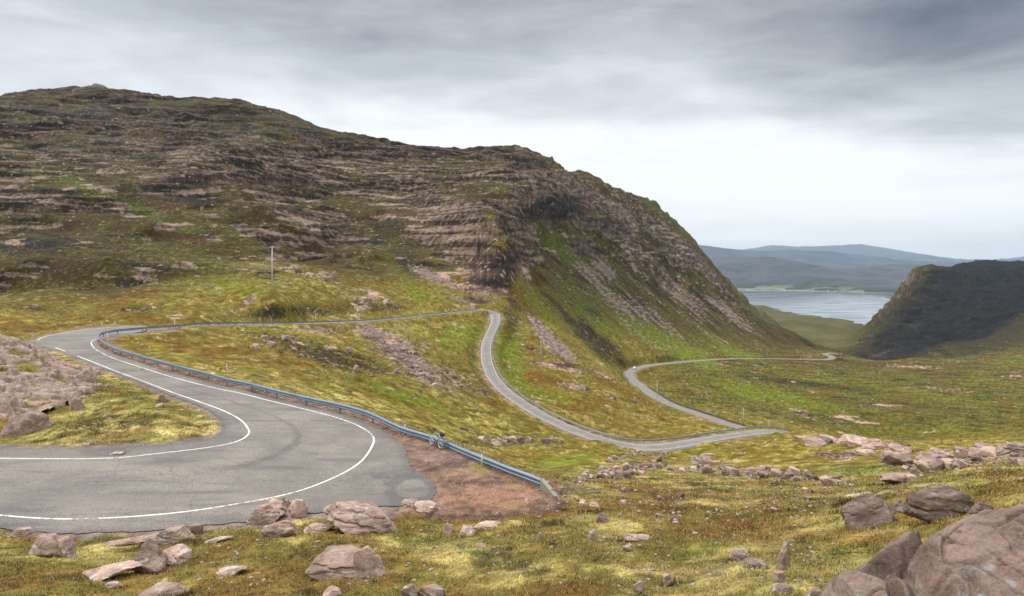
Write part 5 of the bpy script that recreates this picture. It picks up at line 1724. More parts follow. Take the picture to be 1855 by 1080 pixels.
spots = []
for pl, spr, n, (w0, w1), lab, grp in GROUPS:
    for k in range(n):
        px, py = along(pl, random.random())
        spots.append((px + random.gauss(0, 6), py + random.uniform(-spr, spr), w0 + (w1 - w0) * random.random() ** 2, lab, grp))
sdist = march([(s[0], s[1]) for s in spots])
labs = [sp[3] for sp in spots]
for grp in set(sp[4] for sp in spots):
    ids = [i for i in range(len(spots)) if spots[i][4] == grp]
    noun = spots[ids[0]][3]
    size = sorted(ids, key=lambda i: -spots[i][2])
    for adj, pick in (('largest', size[0]), ('second largest', size[1]), ('leftmost', min(ids, key=lambda i: spots[i][0])), ('rightmost', max(ids, key=lambda i: spots[i][0])),
                      ('highest placed', min(ids, key=lambda i: spots[i][1])), ('lowest placed', max(ids, key=lambda i: spots[i][1]))):
        if labs[pick] == noun:
            labs[pick] = adj + ' ' + noun
for i, (px, py, w, lab0, grp) in enumerate(spots):
    lab = labs[i]
    place_rock(random.choice(ROCK_DATA), px, py, w, w * (random.uniform(.16, .3) if 'slab' in lab else random.uniform(.38, .75)), random.uniform(.7, 1.1), random.uniform(-90, 90), random.uniform(-18, 18), lab, grp, 0, i, sdist[i], 0.3, 'rock')


# small stones nobody would count: rubble on verges, scree foot, gravel
def stone_field():
    rs = np.random.RandomState(21)
    pts = []
    SZ = []

    def band(pl, spr, n, s0, s1):
        for _ in range(n):
            px, py = along(pl, rs.rand())
            pts.append((px + rs.normal() * 5, py + rs.normal() * spr))
            SZ.append(s0 + (s1 - s0) * rs.rand() ** 3)
    band([(1042, 876), (1094, 858), (1130, 860), (1165, 852), (1200, 842)], 6, 700, 1.2, 6)
    band([(1106, 838), (1136, 824), (1205, 826)], 3, 160, 1.5, 5)
    band([(1205, 846), (1320, 857), (1400, 860), (1472, 869), (1542, 876)], 5, 900, 1.5, 7)
    band([(1640, 862), (1670, 850), (1720, 838), (1790, 830), (1855, 832)], 8, 600, 2, 10)
    band([(660, 600), (700, 625), (740, 652), (790, 676)], 9, 1100, 1.2, 4)
    band([(440, 612), (560, 635), (700, 690), (880, 700)], 22, 500, 1.2, 6)
    band([(900, 800), (1030, 800)], 5, 120, 2, 7)
    band([(730, 786), (780, 798), (860, 834), (930, 864), (985, 886), (1030, 905)], 2.5, 500, 1, 5)
    band([(447, 702), (530, 726), (625, 748), (730, 784)], 2.0, 500, 1, 5)
    band([(800, 900), (860, 880), (930, 890), (1000, 905)], 14, 1500, .7, 3.2)
    band([(760, 820), (850, 850), (930, 880)], 14, 900, .7, 2.5)
    band([(300, 1000), (700, 1010), (1100, 960), (1500, 960)], 45, 1100, 1.5, 10)
    band([(1000, 900), (1300, 900), (1550, 900)], 22, 1100, 1.5, 8)
    band([(600, 1020), (680, 1050)], 12, 60, 3, 10)
    band([(905, 590), (897, 640), (910, 690), (990, 745)], 5, 200, 1, 2.5)
    band([(1100, 1040), (1500, 1050)], 25, 300, 2, 11)
    band([(200, 812), (400, 790), (330, 730)], 4, 90, 1.2, 4)
    P = np.array(pts)
    SZ_ = np.array(SZ)
    D = march(P)
    x = (P[:, 0] - CX) / F * D
    z = ground_at(x, D)
    w_, dd = flat_weight(x, D)
    asp = inside(ASPHALT, x, D)
    base = []
    for k in range(6):
        V, Fc = rock_verts(700 + k, 1, 6, 20, 0.0)
        base.append((V, np.array(Fc)))
    VV, FF = [], []
    nb = 0
    for i in range(len(P)):
        if asp[i]:
            continue
        V, Fc = base[rs.randint(6)]
        s = SZ_[i] * D[i] / F / 2
        a = rs.rand() * 6.28
        c, sn = math.cos(a), math.sin(a)
        sc = s * np.array([rs.uniform(.8, 1.3), rs.uniform(.7, 1.2), rs.uniform(.45, .8)])
        W = V * sc
        W = np.c_[W[:, 0] * c - W[:, 1] * sn, W[:, 0] * sn + W[:, 1] * c, W[:, 2]]
        VV.append(W + np.array([x[i], D[i], z[i] + sc[2] * 0.35]))
        FF.append(Fc + nb)
        nb += len(V)
    o = mesh_obj('loose_stones', np.vstack(VV), np.vstack(FF).tolist(), M_STONE, smooth=False)
    tag(o, 'loose stones and rubble strewn over the grass and verges', kind='stuff')


def stone_material():
    m, T, bs = new_mat('stones')
    P = T.n('ShaderNodeNewGeometry').outputs['Position']
    isl = T.n('ShaderNodeNewGeometry').outputs['Random Per Island']
    n2 = T.noise(P, 6.0, 4.0, 0.6)
    c = T.mix(isl, (.15, .11, .09), (.42, .33, .28))
    c = T.mix(T.step(n2, 0.5, 0.7, 0, 0.6), c, (.40, .38, .35))
    link(T, c, bs.inputs['Base Color'])
    bs.inputs['Roughness'].default_value = 0.9
    return m


M_STONE = stone_material()
stone_field()


# ------------------------------------------------------------------ grass of the near slope
def grass_field():
    rs = np.random.RandomState(31)
    V_all, F_all, C_all = [], [], []
    nb = 0

    def sow(n, px0, px1, d0, d1, h0, h1, wid, nbl, spread):
        nonlocal nb
        px = rs.uniform(px0, px1, n)
        # even over the ground
        D = np.sqrt(rs.uniform(d0 ** 2, d1 ** 2, n))
        x = (px - CX) / F * D
        z, flat, road, _ = height(px, D, True)
        py = HY - F * z / D
        asp = inside(ASPHALT, x, D)
        cov, rocky = ground_cover(px, py, D, x, D, z, np.full(n, 0.95), flat, road)
        green = cov[:, 1] / (cov[:, 0] + 1e-6)
        warm = cov[:, 2] / (cov[:, 0] + 1e-6)
        ok = (~asp) & (rocky < 0.35) & (warm < 0.50) & (flat > -0.2) & (road > 1.2)
        clump = fbm(x / 0.9, D / 0.9, 3, 501) + 0.4 * rs.normal(size=n)
        ok &= clump > -0.1
        px, D, x, z, cov, clump = px[ok], D[ok], x[ok], z[ok], cov[ok], clump[ok]
        n = len(x)
        hh = rs.uniform(h0, h1, n) * (0.75 + 0.5 * np.clip(clump, 0, 1.2)) * (1 + 1.1 * sm(cov.sum(1), 0.22, 0.10))
        for b in range(nbl):
            a = rs.uniform(0, 6.283, n)
            ox, oy = rs.normal(scale=spread, size=n), rs.normal(scale=spread, size=n)
            lean = rs.uniform(0.3, 1.5, n) * hh
            L = hh * rs.uniform(0.6, 1.15, n)
            w = wid * rs.uniform(0.7, 1.4, n)
            bx, by = x + ox, D + oy
            ux, uy = np.cos(a + 1.57) * w, np.sin(a + 1.57) * w
            tx, ty = bx + np.cos(a) * lean, by + np.sin(a) * lean
            mx_, my_ = bx + np.cos(a) * lean * .3, by + np.sin(a) * lean * .3
            v = np.stack([np.stack([bx - ux, by - uy, z - 0.02], -1), np.stack([bx + ux, by + uy, z - 0.02], -1),
                          np.stack([mx_ + ux * .7, my_ + uy * .7, z + L * 0.6], -1), np.stack([mx_ - ux * .7, my_ - uy * .7, z + L * 0.6], -1),
                          np.stack([tx, ty, z + L], -1)], 1)
            idx = nb + np.arange(n)[:, None] * 5
            F_all.append(np.concatenate([idx + np.array([[0, 1, 2]]), idx + np.array([[0, 2, 3]]), idx + np.array([[3, 2, 4]])], 0))
            V_all.append(v.reshape(-1, 3))
            br = rs.uniform(0.85, 1.75, n)[:, None] * (0.9 + 0.3 * np.clip(clump, -1, 1))[:, None]
            st = (rs.rand(n) < 0.22)[:, None]
            c = np.where(st & (cov.sum(1) > .2)[:, None], np.array([.40, .33, .15]) * rs.uniform(.7, 1.2, n)[:, None], cov * br)
            C_all.append(np.repeat(c, 5, axis=0))
            nb += n * 5
    sow(30000, -60, 1915, 10.5, 20, .03, .10, .0075, 5, .06)
    sow(40000, -60, 1915, 20, 34, .03, .11, .011, 5, .09)
    sow(24000, 100, 1915, 34, 62, .04, .14, .018, 4, .16)
    sow(12000, -60, 420, 34, 60, .04, .16, .014, 4, .14)
    V = np.vstack(V_all).astype(np.float32)
    Fc = np.vstack(F_all).astype(np.int32)
    Cc = np.vstack(C_all).astype(np.float32)
    me = bpy.data.meshes.new('grass')
    me.vertices.add(len(V))
    me.vertices.foreach_set('co', V.ravel())
    me.loops.add(Fc.size)
    me.loops.foreach_set('vertex_index', Fc.ravel())
    me.polygons.add(len(Fc))
    me.polygons.foreach_set('loop_start', np.arange(0, Fc.size, 3, dtype=np.int32))
    me.update(calc_edges=True)
    a = me.attributes.new('albedo', 'FLOAT_COLOR', 'POINT')
    a.data.foreach_set('color', np.c_[np.clip(Cc, 0, .8), np.ones(len(Cc))].astype(np.float32).ravel())
    m, T, bs = new_mat('grass_blade')
    at_ = T.n('ShaderNodeAttribute', attribute_name='albedo')
    link(T, at_.outputs['Color'], bs.inputs['Base Color'])
    bs.inputs['Roughness'].default_value = 0.8
    bs.inputs['Specular IOR Level'].default_value = 0.15
    me.materials.append(m)
    o = bpy.data.objects.new('grass', me)
    C.objects.link(o)
    tag(o, 'rough olive and straw coloured moor grass of the near slope', kind='stuff')


grass_field()

# ------------------------------------------------------------------ crash barriers
M_GALV = simple_mat('galvanised_steel', (.20, .26, .33), 0.5, 0.3, 0.30, 0.9)
M_GALVD = simple_mat('dull_steel', (.20, .24, .27), 0.6, 0.2, 0.2, 1.2)
M_DARKR = simple_mat('dark_barrier', (.085, .080, .078), 0.8, 0.0, 0.2, 1.2)


def tube_mesh(path, rads, n=8):
    """round or tapering tube through 3D points"""
    P = np.array(path, float)
    R = np.broadcast_to(np.array(rads, float), (len(P),))
    T_ = np.gradient(P, axis=0)
    T_ /= np.linalg.norm(T_, axis=1)[:, None] + 1e-12
    V, Fc = [], []
    ref = np.array([0.0, 0.0, 1.0])
    for i in range(len(P)):
        t = T_[i]
        r0 = ref if abs(t @ ref) < 0.95 else np.array([1.0, 0, 0])
        u = np.cross(t, r0)
        u /= np.linalg.norm(u)
        v = np.cross(t, u)
        for k in range(n):
            a = 2 * math.pi * k / n
            V.append(P[i] + R[i] * (math.cos(a) * u + math.sin(a) * v))
    for i in range(len(P) - 1):
        for k in range(n):
            a, b = i * n + k, i * n + (k + 1) % n
            Fc.append((a, b, b + n, a + n))
    Fc.append(tuple(range(n))[::-1])
    Fc.append(tuple((len(P) - 1) * n + k for k in range(n)))
    return V, Fc


def join(parts):
    V, Fc = [], []
    for v, f in parts:
        b = len(V)
        V += [tuple(p) for p in v]
        Fc += [tuple(i + b for i in q) for q in f]
    return V, Fc


def box(x0, x1, y0, y1, z0, z1):
    V = [(x0, y0, z0), (x1, y0, z0), (x1, y1, z0), (x0, y1, z0), (x0, y0, z1), (x1, y0, z1), (x1, y1, z1), (x0, y1, z1)]
    return V, [(0, 3, 2, 1), (4, 5, 6, 7), (0, 1, 5, 4), (1, 2, 6, 5), (2, 3, 7, 6), (3, 0, 4, 7)]


def resample(P, step):
    P = np.array(P)
    L = np.concatenate([[0], np.cumsum(np.linalg.norm(np.diff(P, axis=0), axis=1))])
    n = max(2, int(L[-1] / step))
    t = np.linspace(0, L[-1], n + 1)
    return np.stack([np.interp(t, L, P[:, k]) for k in range(3)], 1)


def barrier(P, side, label, top=0.74, deep=0.34, post_gap=3.2, mat=None, pmat=None, thick=0.045, low=None):
    mat = mat or M_GALV
    pmat = pmat or M_GALVD
    P = resample(P, 0.8)
    t = np.gradient(P[:, :2], axis=0)
    t /= np.linalg.norm(t, axis=1)[:, None] + 1e-9
    nr = np.c_[t[:, 1], -t[:, 0]] * side      # towards the traffic
    root = thing('guard_rail', tuple(P[0]), label, 'crash barrier')
    o0 = P[0]
    tops = np.full(len(P), top) if low is None else top - low * sm(P[:, 1], 46.0, 40.0) * (P[:, 1] < 60)
    # W profile: (outwards, height below top)
    prof = [(0.0, 0.0), (.055, -.05), (.075, -.09), (.02, -.15), (.02, -.19), (.075, -.25), (.055, -.29), (0.0, -.34)]
    prof = [(a, b * deep / .34) for a, b in prof]
    back = [(a - thick, b) for a, b in prof[::-1]]
    cs = prof + back
    m = len(cs)
    V, Fc = [], []
    for i in range(len(P)):
        for a, b in cs:
            V.append((P[i, 0] + nr[i, 0] * a - o0[0], P[i, 1] + nr[i, 1] * a - o0[1], P[i, 2] + tops[i] + b - o0[2]))
    for i in range(len(P) - 1):
        for k in range(m):
            a, b = i * m + k, i * m + (k + 1) % m
            Fc.append((a, b, b + m, a + m))
    Fc.append(tuple(range(m)))
    Fc.append(tuple((len(P) - 1) * m + k for k in range(m))[::-1])
    mesh_obj('beam', V, Fc, mat, root, smooth=False)
    Q = resample(P, post_gap)
    tq = np.gradient(Q[:, :2], axis=0)
    tq /= np.linalg.norm(tq, axis=1)[:, None] + 1e-9
    pv, pf = join([box(-.05, .05, -.055, .055, -1.0, top - .03 - (low or 0))])
    pv2, pf2 = box(-.05, .05, -.055, .055, -1.0, top - .03)
    pm = None
    for i in range(0, min(len(Q), 100)):
        if pm is None:
            o = mesh_obj('post', pv, pf, pmat, root, smooth=False)
            pm = o.data
            tall = mesh_obj('post', pv2, pf2, pmat, root, smooth=False)
            tm = tall.data
            bpy.data.objects.remove(tall)
        else:
            o = bpy.data.objects.new('post', tm if (Q[i, 1] > 43 or low is None) else pm)
            C.objects.link(o)
            o.parent = root
        n2 = np.array([tq[i, 1], -tq[i, 0]]) * side
        o.location = (Q[i, 0] - n2[0] * .11 - o0[0], Q[i, 1] - n2[1] * .11 - o0[1], Q[i, 2] - o0[2])
        o.rotation_euler = (0, 0, math.atan2(tq[i, 1], tq[i, 0]))
    return root


r1 = RAIL1.copy()
r1[:, 2] = np.where(r1[:, 1] < 128, plane_z(r1[:, 1]), r1[:, 2])
barrier(r1, -1, 'long blue grey crash barrier from the lay-by round the first bend', post_gap=4.3, deep=.38, low=.30)


def offset_path(R, off, i0, i1, dz=-0.05):
    R = R[i0:i1]
    t = np.gradient(R[:, :2], axis=0)
    t /= np.linalg.norm(t, axis=1)[:, None] + 1e-9
    nr = np.c_[t[:, 1], -t[:, 0]]
    s = np.sign(off)
    o = s * (R[:, 3] + abs(off))
    return np.c_[R[:, 0] + nr[:, 0] * o, R[:, 1] + nr[:, 1] * o, R[:, 2] + dz]


iTop = int(np.argmax(RB[:, 1]))
barrier(offset_path(RB, -0.6, iTop + 14, len(RB) - 1), 1, 'blue grey crash barrier on the outer side of the road below the second hairpin', post_gap=3.6, deep=.36)
iC0 = int(np.argmin(np.abs(RC[:, 1] - 189) + (RC[:, 0] < 40) * 0))
iC1 = int(np.argmin(np.abs(RC[:, 1] - 318)))
barrier(offset_path(RC, 0.5, iC0, iC1), -1, 'low dark barrier along the right side of the lower road', top=0.62, deep=.5, post_gap=4.2, mat=M_DARKR, pmat=M_DARKR)

# sloping concrete end of the first barrier
M_CONC = simple_mat('concrete', (.30, .275, .215), 0.9, 0, 0.2, 3.0, 0.02)
a0, a1 = np.array(on_plane(981, 885)), np.array(on_plane(1006, 898))
dv_ = a1 - a0
L_ = np.linalg.norm(dv_[:2]) * 1.0
bm = bmesh.new()
pts_ = [(0, -.35), (L_ + .1, -.35), (L_ + .1, .02), (L_ * .6, .26), (0, .52)]
f1 = [bm.verts.new((p[0], -.12, p[1])) for p in pts_]
f2 = [bm.verts.new((p[0], .12, p[1])) for p in pts_]
bm.faces.new(f1)
bm.faces.new(f2[::-1])
for i in range(5):
    bm.faces.new((f1[i], f2[i], f2[(i + 1) % 5], f1[(i + 1) % 5])[::-1])
bmesh.ops.bevel(bm, geom=bm.edges[:], offset=0.025, segments=2, affect='EDGES')
bmesh.ops.recalc_face_normals(bm, faces=bm.faces)
me = bpy.data.meshes.new('concrete_block')
bm.to_mesh(me)
bm.free()
me.materials.append(M_CONC)
cb = bpy.data.objects.new('concrete_block', me)
C.objects.link(cb)
cb.location = tuple(a0)
cb.rotation_euler = (0, 0, math.atan2(dv_[1], dv_[0]))
tag(cb, 'sloping concrete block anchoring the near end of the crash barrier', 'barrier end')

# ------------------------------------------------------------------ marker posts
M_POST = simple_mat('post_paint', (.62, .62, .58), 0.7, 0, 0.15, 5)
POSTS = [(194.8, 627, 602, 'slim snow marker post on the inside of the first bend behind the barrier'), (271, 649, 624.5, 'pale snow marker post behind the barrier just past the first bend'),
         (411, 701, 657, 'tall snow marker post behind the barrier midway along the straight'), (184, 593.5, 583, 'left one of two short posts at the far side of the first bend'),
         (208, 591.5, 581, 'right one of two short posts at the far side of the first bend'), (316.3, 596, 576, 'snow marker post beside the upper road above the rock cutting'),
         (471, 588, 574, 'snow marker post on the upper road below the utility pole'), (572, 584, 568, 'snow marker post at the dark bank of the upper road'),
         (651, 581, 567.5, 'snow marker post left of the rocky knob on the upper road'), (703, 576, 564.5, 'pale snow marker post by the orange bank of the upper road'),
         (791, 567, 558.5, 'small marker post before the second hairpin'), (812.5, 565, 557, 'small marker post nearest the second hairpin'),
         (944, 711, 700, 'marker post in the grass left of the knoll above the second road'), (1026, 761, 747, 'marker post behind the barrier on the descending road'),
         (677, 764, 748.5, 'stub post standing behind the barrier near the bend'), (734, 787, 766, 'stub post behind the barrier left of the bicycle'), (873, 838, 820, 'stub post behind the barrier right of the bicycle')]
pd = march([(p[0], p[1]) for p in POSTS])
PD_FIX = {0: 86, 1: 90, 2: 63, 14: 46.0, 15: 42.3, 16: 35.0}
for i, (px, pb, pt, lab) in enumerate(POSTS):
    D = PD_FIX.get(i, pd[i])
    x = (px - CX) / F * D
    z = float(ground_at(x, D)[0])
    ztop = -(pt - HY) / F * D
    h = max(0.6, ztop - z)
    r = 0.05 if D < 100 else 0.075
    parts = [tube_mesh([(0, 0, -.3), (0, 0, h * .5), (0, 0, h)], [r, r, r * .9], 8)]
    o = thing('marker_post', (x, D, z), lab, 'marker post', 'snow marker posts beside the road' if i < 14 else 'stub posts behind the barrier')
    mesh_obj('post', *join(parts), M_POST, o)
    mesh_obj('cap', *join([tube_mesh([(0, 0, h - .02), (0, 0, h + .05)], [r * 1.3, r * 1.1], 8)]), M_GALVD, o)

# ------------------------------------------------------------------ utility poles
M_POLE = simple_mat('weathered_pole', (.52, .50, .47), 0.85, 0, 0.15, 2)
M_INS = simple_mat('insulator', (.55, .55, .52), 0.3)


def pole(px, pb, pt, D, label, r=0.17):
    x = (px - CX) / F * D
    z = float(ground_at(x, D)[0])
    h = -(pt - HY) / F * D - z
    o = thing('utility_pole', (x, D, z), label, 'utility pole', 'poles carrying the line down the glen')
    mesh_obj('pole', *tube_mesh([(0, 0, -1), (0, 0, h * .5), (0, 0, h)], [r, r * .9, r * .72], 12), M_POLE, o)
    mesh_obj('crossarm', *join([box(-.75, .75, -.2, -.08, h - .42, h - .28)]), M_POLE, o, smooth=False)
    for s in (-.65, 0, .65):
        zz = h - .28 if s else h
        ins = mesh_obj('insulator', *tube_mesh([(s, -.14 if s else 0, zz), (s, -.14 if s else 0, zz + .10), (s, -.14 if s else 0, zz + .22)], [.05, .09, .045], 8), M_INS, o)
    return o, h


mp_ = march([(493, 531), (980, 657), (1190.5, 723), (1347, 770), (1393, 774.5)])
pole(493, 531, 446, mp_[0], 'tallest pale utility pole on the grassy bank above the upper road', .22)
pole(980, 657, 610, mp_[1], 'grey utility pole on the pink rock of the knoll inside the second hairpin', .17)
pole(1190.5, 723, 690, mp_[2], 'thin distant utility pole beside the lower road', .15)
pole(1347, 770, 741, mp_[3], 'faint utility pole left one behind the end of the road barrier', .13)
pole(1393, 776, 761, mp_[4], 'faint short pole right one behind the end of the road barrier', .13)

# yellow guards on the stays of the tallest pole
M_YEL = simple_mat('yellow_guard', (.62, .50, .03), 0.6)
for (x0, y0, x1, y1, lab) in ((409, 525, 419, 515, 'upper yellow stay guard left of the tallest pole'), (406.5, 545, 416, 533, 'lower yellow stay guard left of the tallest pole')):
    D = march([(x0, y0)])[0]
    p0, p1 = np.array(at(x0, y0, D)), np.array(at(x1, y1, D))
    V, Fc = tube_mesh([p0 * 0, p1 - p0], [.06, .06], 8)
    o = mesh_obj('stay_guard', V, Fc, M_YEL, loc=tuple(p0))
    tag(o, lab, 'stay guard', 'yellow stay guards')

# ------------------------------------------------------------------ little white sign by the road end
M_WHITE = simple_mat('white_panel', (.75, .76, .76), 0.5)
D = march([(1548, 793)])[0]
x = (1548 - CX) / F * D
z = float(ground_at(x, D)[0])
s = D / F
o = thing('road_sign', (x, D, z), 'tiny white sign on a post beyond the end of the road ridge', 'road sign')
mesh_obj('post', *tube_mesh([(0, 0, -.3), (0, 0, 6 * s)], [.04, .04], 8), M_GALVD, o)
mesh_obj('panel', *box(-1.6 * s, 1.6 * s, -.06, -.045, 4.6 * s, 8.4 * s), M_WHITE, o, smooth=False)

# ------------------------------------------------------------------ the pale car at the far bend
M_CAR = simple_mat('car_paint', (.55, .60, .66), 0.3, 0.2, 0.05)
M_GLASS = simple_mat('car_glass', (.03, .035, .04), 0.15)
M_TYRE = simple_mat('tyre', (.02, .02, .02), 0.9)
iCar = int(np.argmin(np.abs(RC[:, 1] - 402) + 0.02 * np.abs(RC[:, 0] - 79)))
cp = RC[iCar]
ct = RC[iCar + 2, :2] - RC[iCar - 2, :2]
car = thing('parked_car', (cp[0], cp[1], cp[2] + 0.01), 'small pale car driving at the sharp bend of the lower road', 'car', rz=math.atan2(ct[1], ct[0]))
outl = [(-2.05, .35), (-2.1, .75), (-1.95, .95), (-1.5, 1.02), (-1.05, 1.45), (.35, 1.48), (1.0, 1.0), (1.85, .88), (2.08, .65), (2.05, .35)]
bm = bmesh.new()
rows = []
for yy, k in ((-.86, .97), (-.80, 1.0), (.80, 1.0), (.86, .97)):
    rows.append([bm.verts.new((p[0] * k, yy * (0.86 if p[1] > 1.2 else 1), p[1] * (k if p[1] > 1 else 1))) for p in outl])
for a, b in zip(rows[:-1], rows[1:]):
    for i in range(len(outl)):
        bm.faces.new((a[i], a[(i + 1) % len(outl)], b[(i + 1) % len(outl)], b[i]))
bm.faces.new(rows[0][::-1])
bm.faces.new(rows[-1])
bmesh.ops.recalc_face_normals(bm, faces=bm.faces)
me = bpy.data.meshes.new('body')
bm.to_mesh(me)
bm.free()
me.materials.append(M_CAR)
b_ = bpy.data.objects.new('body', me)
C.objects.link(b_)
b_.parent = car
mesh_obj('windscreen', [(1.02, -.62, 1.02), (1.02, .62, 1.02), (.42, .56, 1.44), (.42, -.56, 1.44), (1.04, -.62, 1.04), (1.04, .62, 1.04), (.45, .56, 1.465), (.45, -.56, 1.465)], [(0, 1, 2, 3), (4, 7, 6, 5), (0, 4, 5, 1), (2, 6, 7, 3)], M_GLASS, car, smooth=False)
for sy in (-1, 1):
    mesh_obj('side_window', [(-1.0, sy * .80, 1.0), (.85, sy * .80, 1.0), (.3, sy * .775, 1.38), (-.9, sy * .775, 1.38), (-1.0, sy * .815, 1.0), (.85, sy * .815, 1.0), (.3, sy * .79, 1.38), (-.9, sy * .79, 1.38)],
             [(0, 1, 2, 3), (4, 5, 6, 7), (0, 4, 5, 1)], M_GLASS, car, smooth=False)
    for sx in (-1.3, 1.3):
        mesh_obj('wheel', *tube_mesh([(sx, sy * .70, .31), (sx, sy * .88, .31)], [.31, .31], 14), M_TYRE, car, smooth=False)


# ------------------------------------------------------------------ the bicycle against the barrier
def bicycle():
    M_FR = simple_mat('frame_paint', (.50, .62, .70), 0.35, 0.2, 0.05)
    M_BLK = simple_mat('black_rubber', (.018, .018, .02), 0.7)
    M_RIM = simple_mat('rim_metal', (.80, .82, .83), 0.4, 0.1, 0.05)
    M_BAG = simple_mat('bag_cloth', (.02, .018, .02), 0.85)
    M_RED = simple_mat('red_lamp', (.5, .03, .05), 0.4)
    M_GRY = simple_mat('grey_bag', (.30, .36, .40), 0.8)
    pr, pf_ = np.array(on_plane(797.5, 813.2)), np.array(on_plane(776.5, 804.0))
    d = pf_ - pr
    d[2] = 0
    d /= np.linalg.norm(d)
    root = thing('bicycle', tuple(pr), 'touring bicycle with drop handlebars and a black saddle bag leaning on the crash barrier', 'bicycle', rz=math.atan2(d[1], d[0]))
    tilt = bpy.data.objects.new
    LN = rad(9)      # leans towards the barrier
    R = .345

    def lean(V):
        c, s = math.cos(LN), math.sin(LN)
        return [(v[0], v[1] * c - v[2] * s * side, v[2] * c + v[1] * s * side) for v in V]
    side = 1.0

    def part(name, VF, mat, parent=None, smooth=True):
        V, Fc = VF
        return mesh_obj(name, lean([tuple(v) for v in V]), Fc, mat, parent or root, smooth)

    def ring(cx, r, w, n=40):
        pts = [(cx + r * math.cos(2 * math.pi * k / n), 0, R + r * math.sin(2 * math.pi * k / n)) for k in range(n)]
        V, Fc = [], []
        for k in range(n):
            a = 2 * math.pi * k / n
            for j in range(6):
                b = 2 * math.pi * j / 6
                rr = r + w * math.cos(b)
                V.append((cx + rr * math.cos(a), w * math.sin(b), R + rr * math.sin(a)))
        for k in range(n):
            for j in range(6):
                a, b = k * 6 + j, k * 6 + (j + 1) % 6
                c, d2 = ((k + 1) % n) * 6 + j, ((k + 1) % n) * 6 + (j + 1) % 6
                Fc.append((a, b, d2, c))
        return V, Fc
    for cx in (0.0, 1.03):
        w = part('wheel', tube_mesh([(cx, -.05, R), (cx, .05, R)], [.035, .035], 10), M_RIM)
        part('tyre', ring(cx, R - .018, .024), M_BLK, w)
        part('rim', ring(cx, R - .048, .020), M_RIM, w)
        sp = []
        for k in range(20):
            a = 2 * math.pi * k / 20
            sp.append(tube_mesh([(cx, .03 * (-1) ** k, R), (cx + (R - .045) * math.cos(a), 0, R + (R - .045) * math.sin(a))], [.003, .003], 4))
        part('spokes', join(sp), M_RIM, w)
    bb, seat, head, hb = (.42, 0, .28), (.26, 0, .80), (.86, 0, .80), (.885, 0, .68)
    part('frame', join([tube_mesh([bb, seat], [.016, .016]), tube_mesh([seat, head], [.017, .017]), tube_mesh([bb, hb], [.019, .019]), tube_mesh([head, hb], [.02, .02]),
                        tube_mesh([bb, (0, .05, R)], [.011, .009]), tube_mesh([bb, (0, -.05, R)], [.011, .009]), tube_mesh([seat, (0, .05, R)], [.010, .008]), tube_mesh([seat, (0, -.05, R)], [.010, .008])]), M_FR)
    part('fork', join([tube_mesh([hb, (.95, .05, .52), (1.03, .05, R)], [.014, .013, .01]), tube_mesh([hb, (.95, -.05, .52), (1.03, -.05, R)], [.014, .013, .01])]), M_FR)
    hbar = join([tube_mesh([head, (.855, 0, .88), (.93, 0, .90)], [.015, .014, .014]), tube_mesh([(.93, -.21, .90), (.93, .21, .90)], [.013, .013])] +
                [tube_mesh([(.93, s * .21, .90), (1.02, s * .215, .895), (1.05, s * .22, .84), (1.00, s * .225, .78), (.92, s * .225, .77)], [.014] * 5) for s in (-1, 1)] +
                [tube_mesh([(1.03, s * .215, .90), (1.07, s * .215, .95), (1.06, s * .215, .97)], [.018, .017, .012]) for s in (-1, 1)])
    part('handlebar', hbar, M_BLK)
    V, Fc = ico(2)
    part('handlebar_bag', (V * np.array([.07, .09, .06]) + np.array([1.0, 0, .98]), Fc), M_BLK)
    part('seat_post', tube_mesh([seat, (.225, 0, .93)], [.013, .013]), M_BLK)
    V, Fc = ico(3)
    sd2 = V * np.array([.14, .075, .030])
    sd2[:, 1] *= np.clip(1.0 - (sd2[:, 0] + .04) * 4.2, .3, 1.15)
    part('saddle', (sd2 + np.array([.22, 0, .95]), Fc), M_BLK)
    bag = V * np.array([.20, .13, .11])
    bag = np.sign(bag) * np.abs(bag) ** .85 * np.array([.20, .13, .11]) ** .15
    bg = part('saddle_bag', (bag + np.array([-.01, 0, .86]), Fc), M_BAG)
    part('rear_lamp', (V * np.array([.02, .035, .035]) + np.array([-.14, -.10, .86]), Fc), M_RED, bg)
    part('rear_rack', join([tube_mesh([(.2, s * .06, .74), (-.18, s * .06, .735)], [.007, .007]) for s in (-1, 1)] + [tube_mesh([(-.10, s * .06, .735), (0, s * .07, R)], [.006, .006]) for s in (-1, 1)] + [tube_mesh([(-.15, -.06, .735), (-.15, .06, .735)], [.006, .006])]), M_BLK)
    pan = V * np.array([.17, .07, .10])
    part('pannier', (np.sign(pan) * np.abs(pan) ** .8 * np.array([.17, .07, .10]) ** .2 + np.array([-.08, -.02, .72]), Fc), M_GRY)
    ch = [(.42 + .095 * math.cos(a), -.055, .28 + .095 * math.sin(a)) for a in np.linspace(0, 2 * math.pi, 24)]
    part('chainring', join([tube_mesh(ch, [.006] * 24, 5), tube_mesh([(.42, -.07, .28), (.42, .07, .28)], [.02, .02])]), M_BLK)
    for s, a in ((-1, -.6), (1, 2.54)):
        ex, ez = .42 + .17 * math.cos(a), .28 + .17 * math.sin(a)
        k = part('crank', tube_mesh([(.42, s * .075, .28), (ex, s * .085, ez)], [.012, .010]), M_RIM)
        part('pedal', box(ex - .045, ex + .045, min(s * .09, s * .18), max(s * .09, s * .18), ez - .012, ez + .012), M_BLK, k, False)


bicycle()


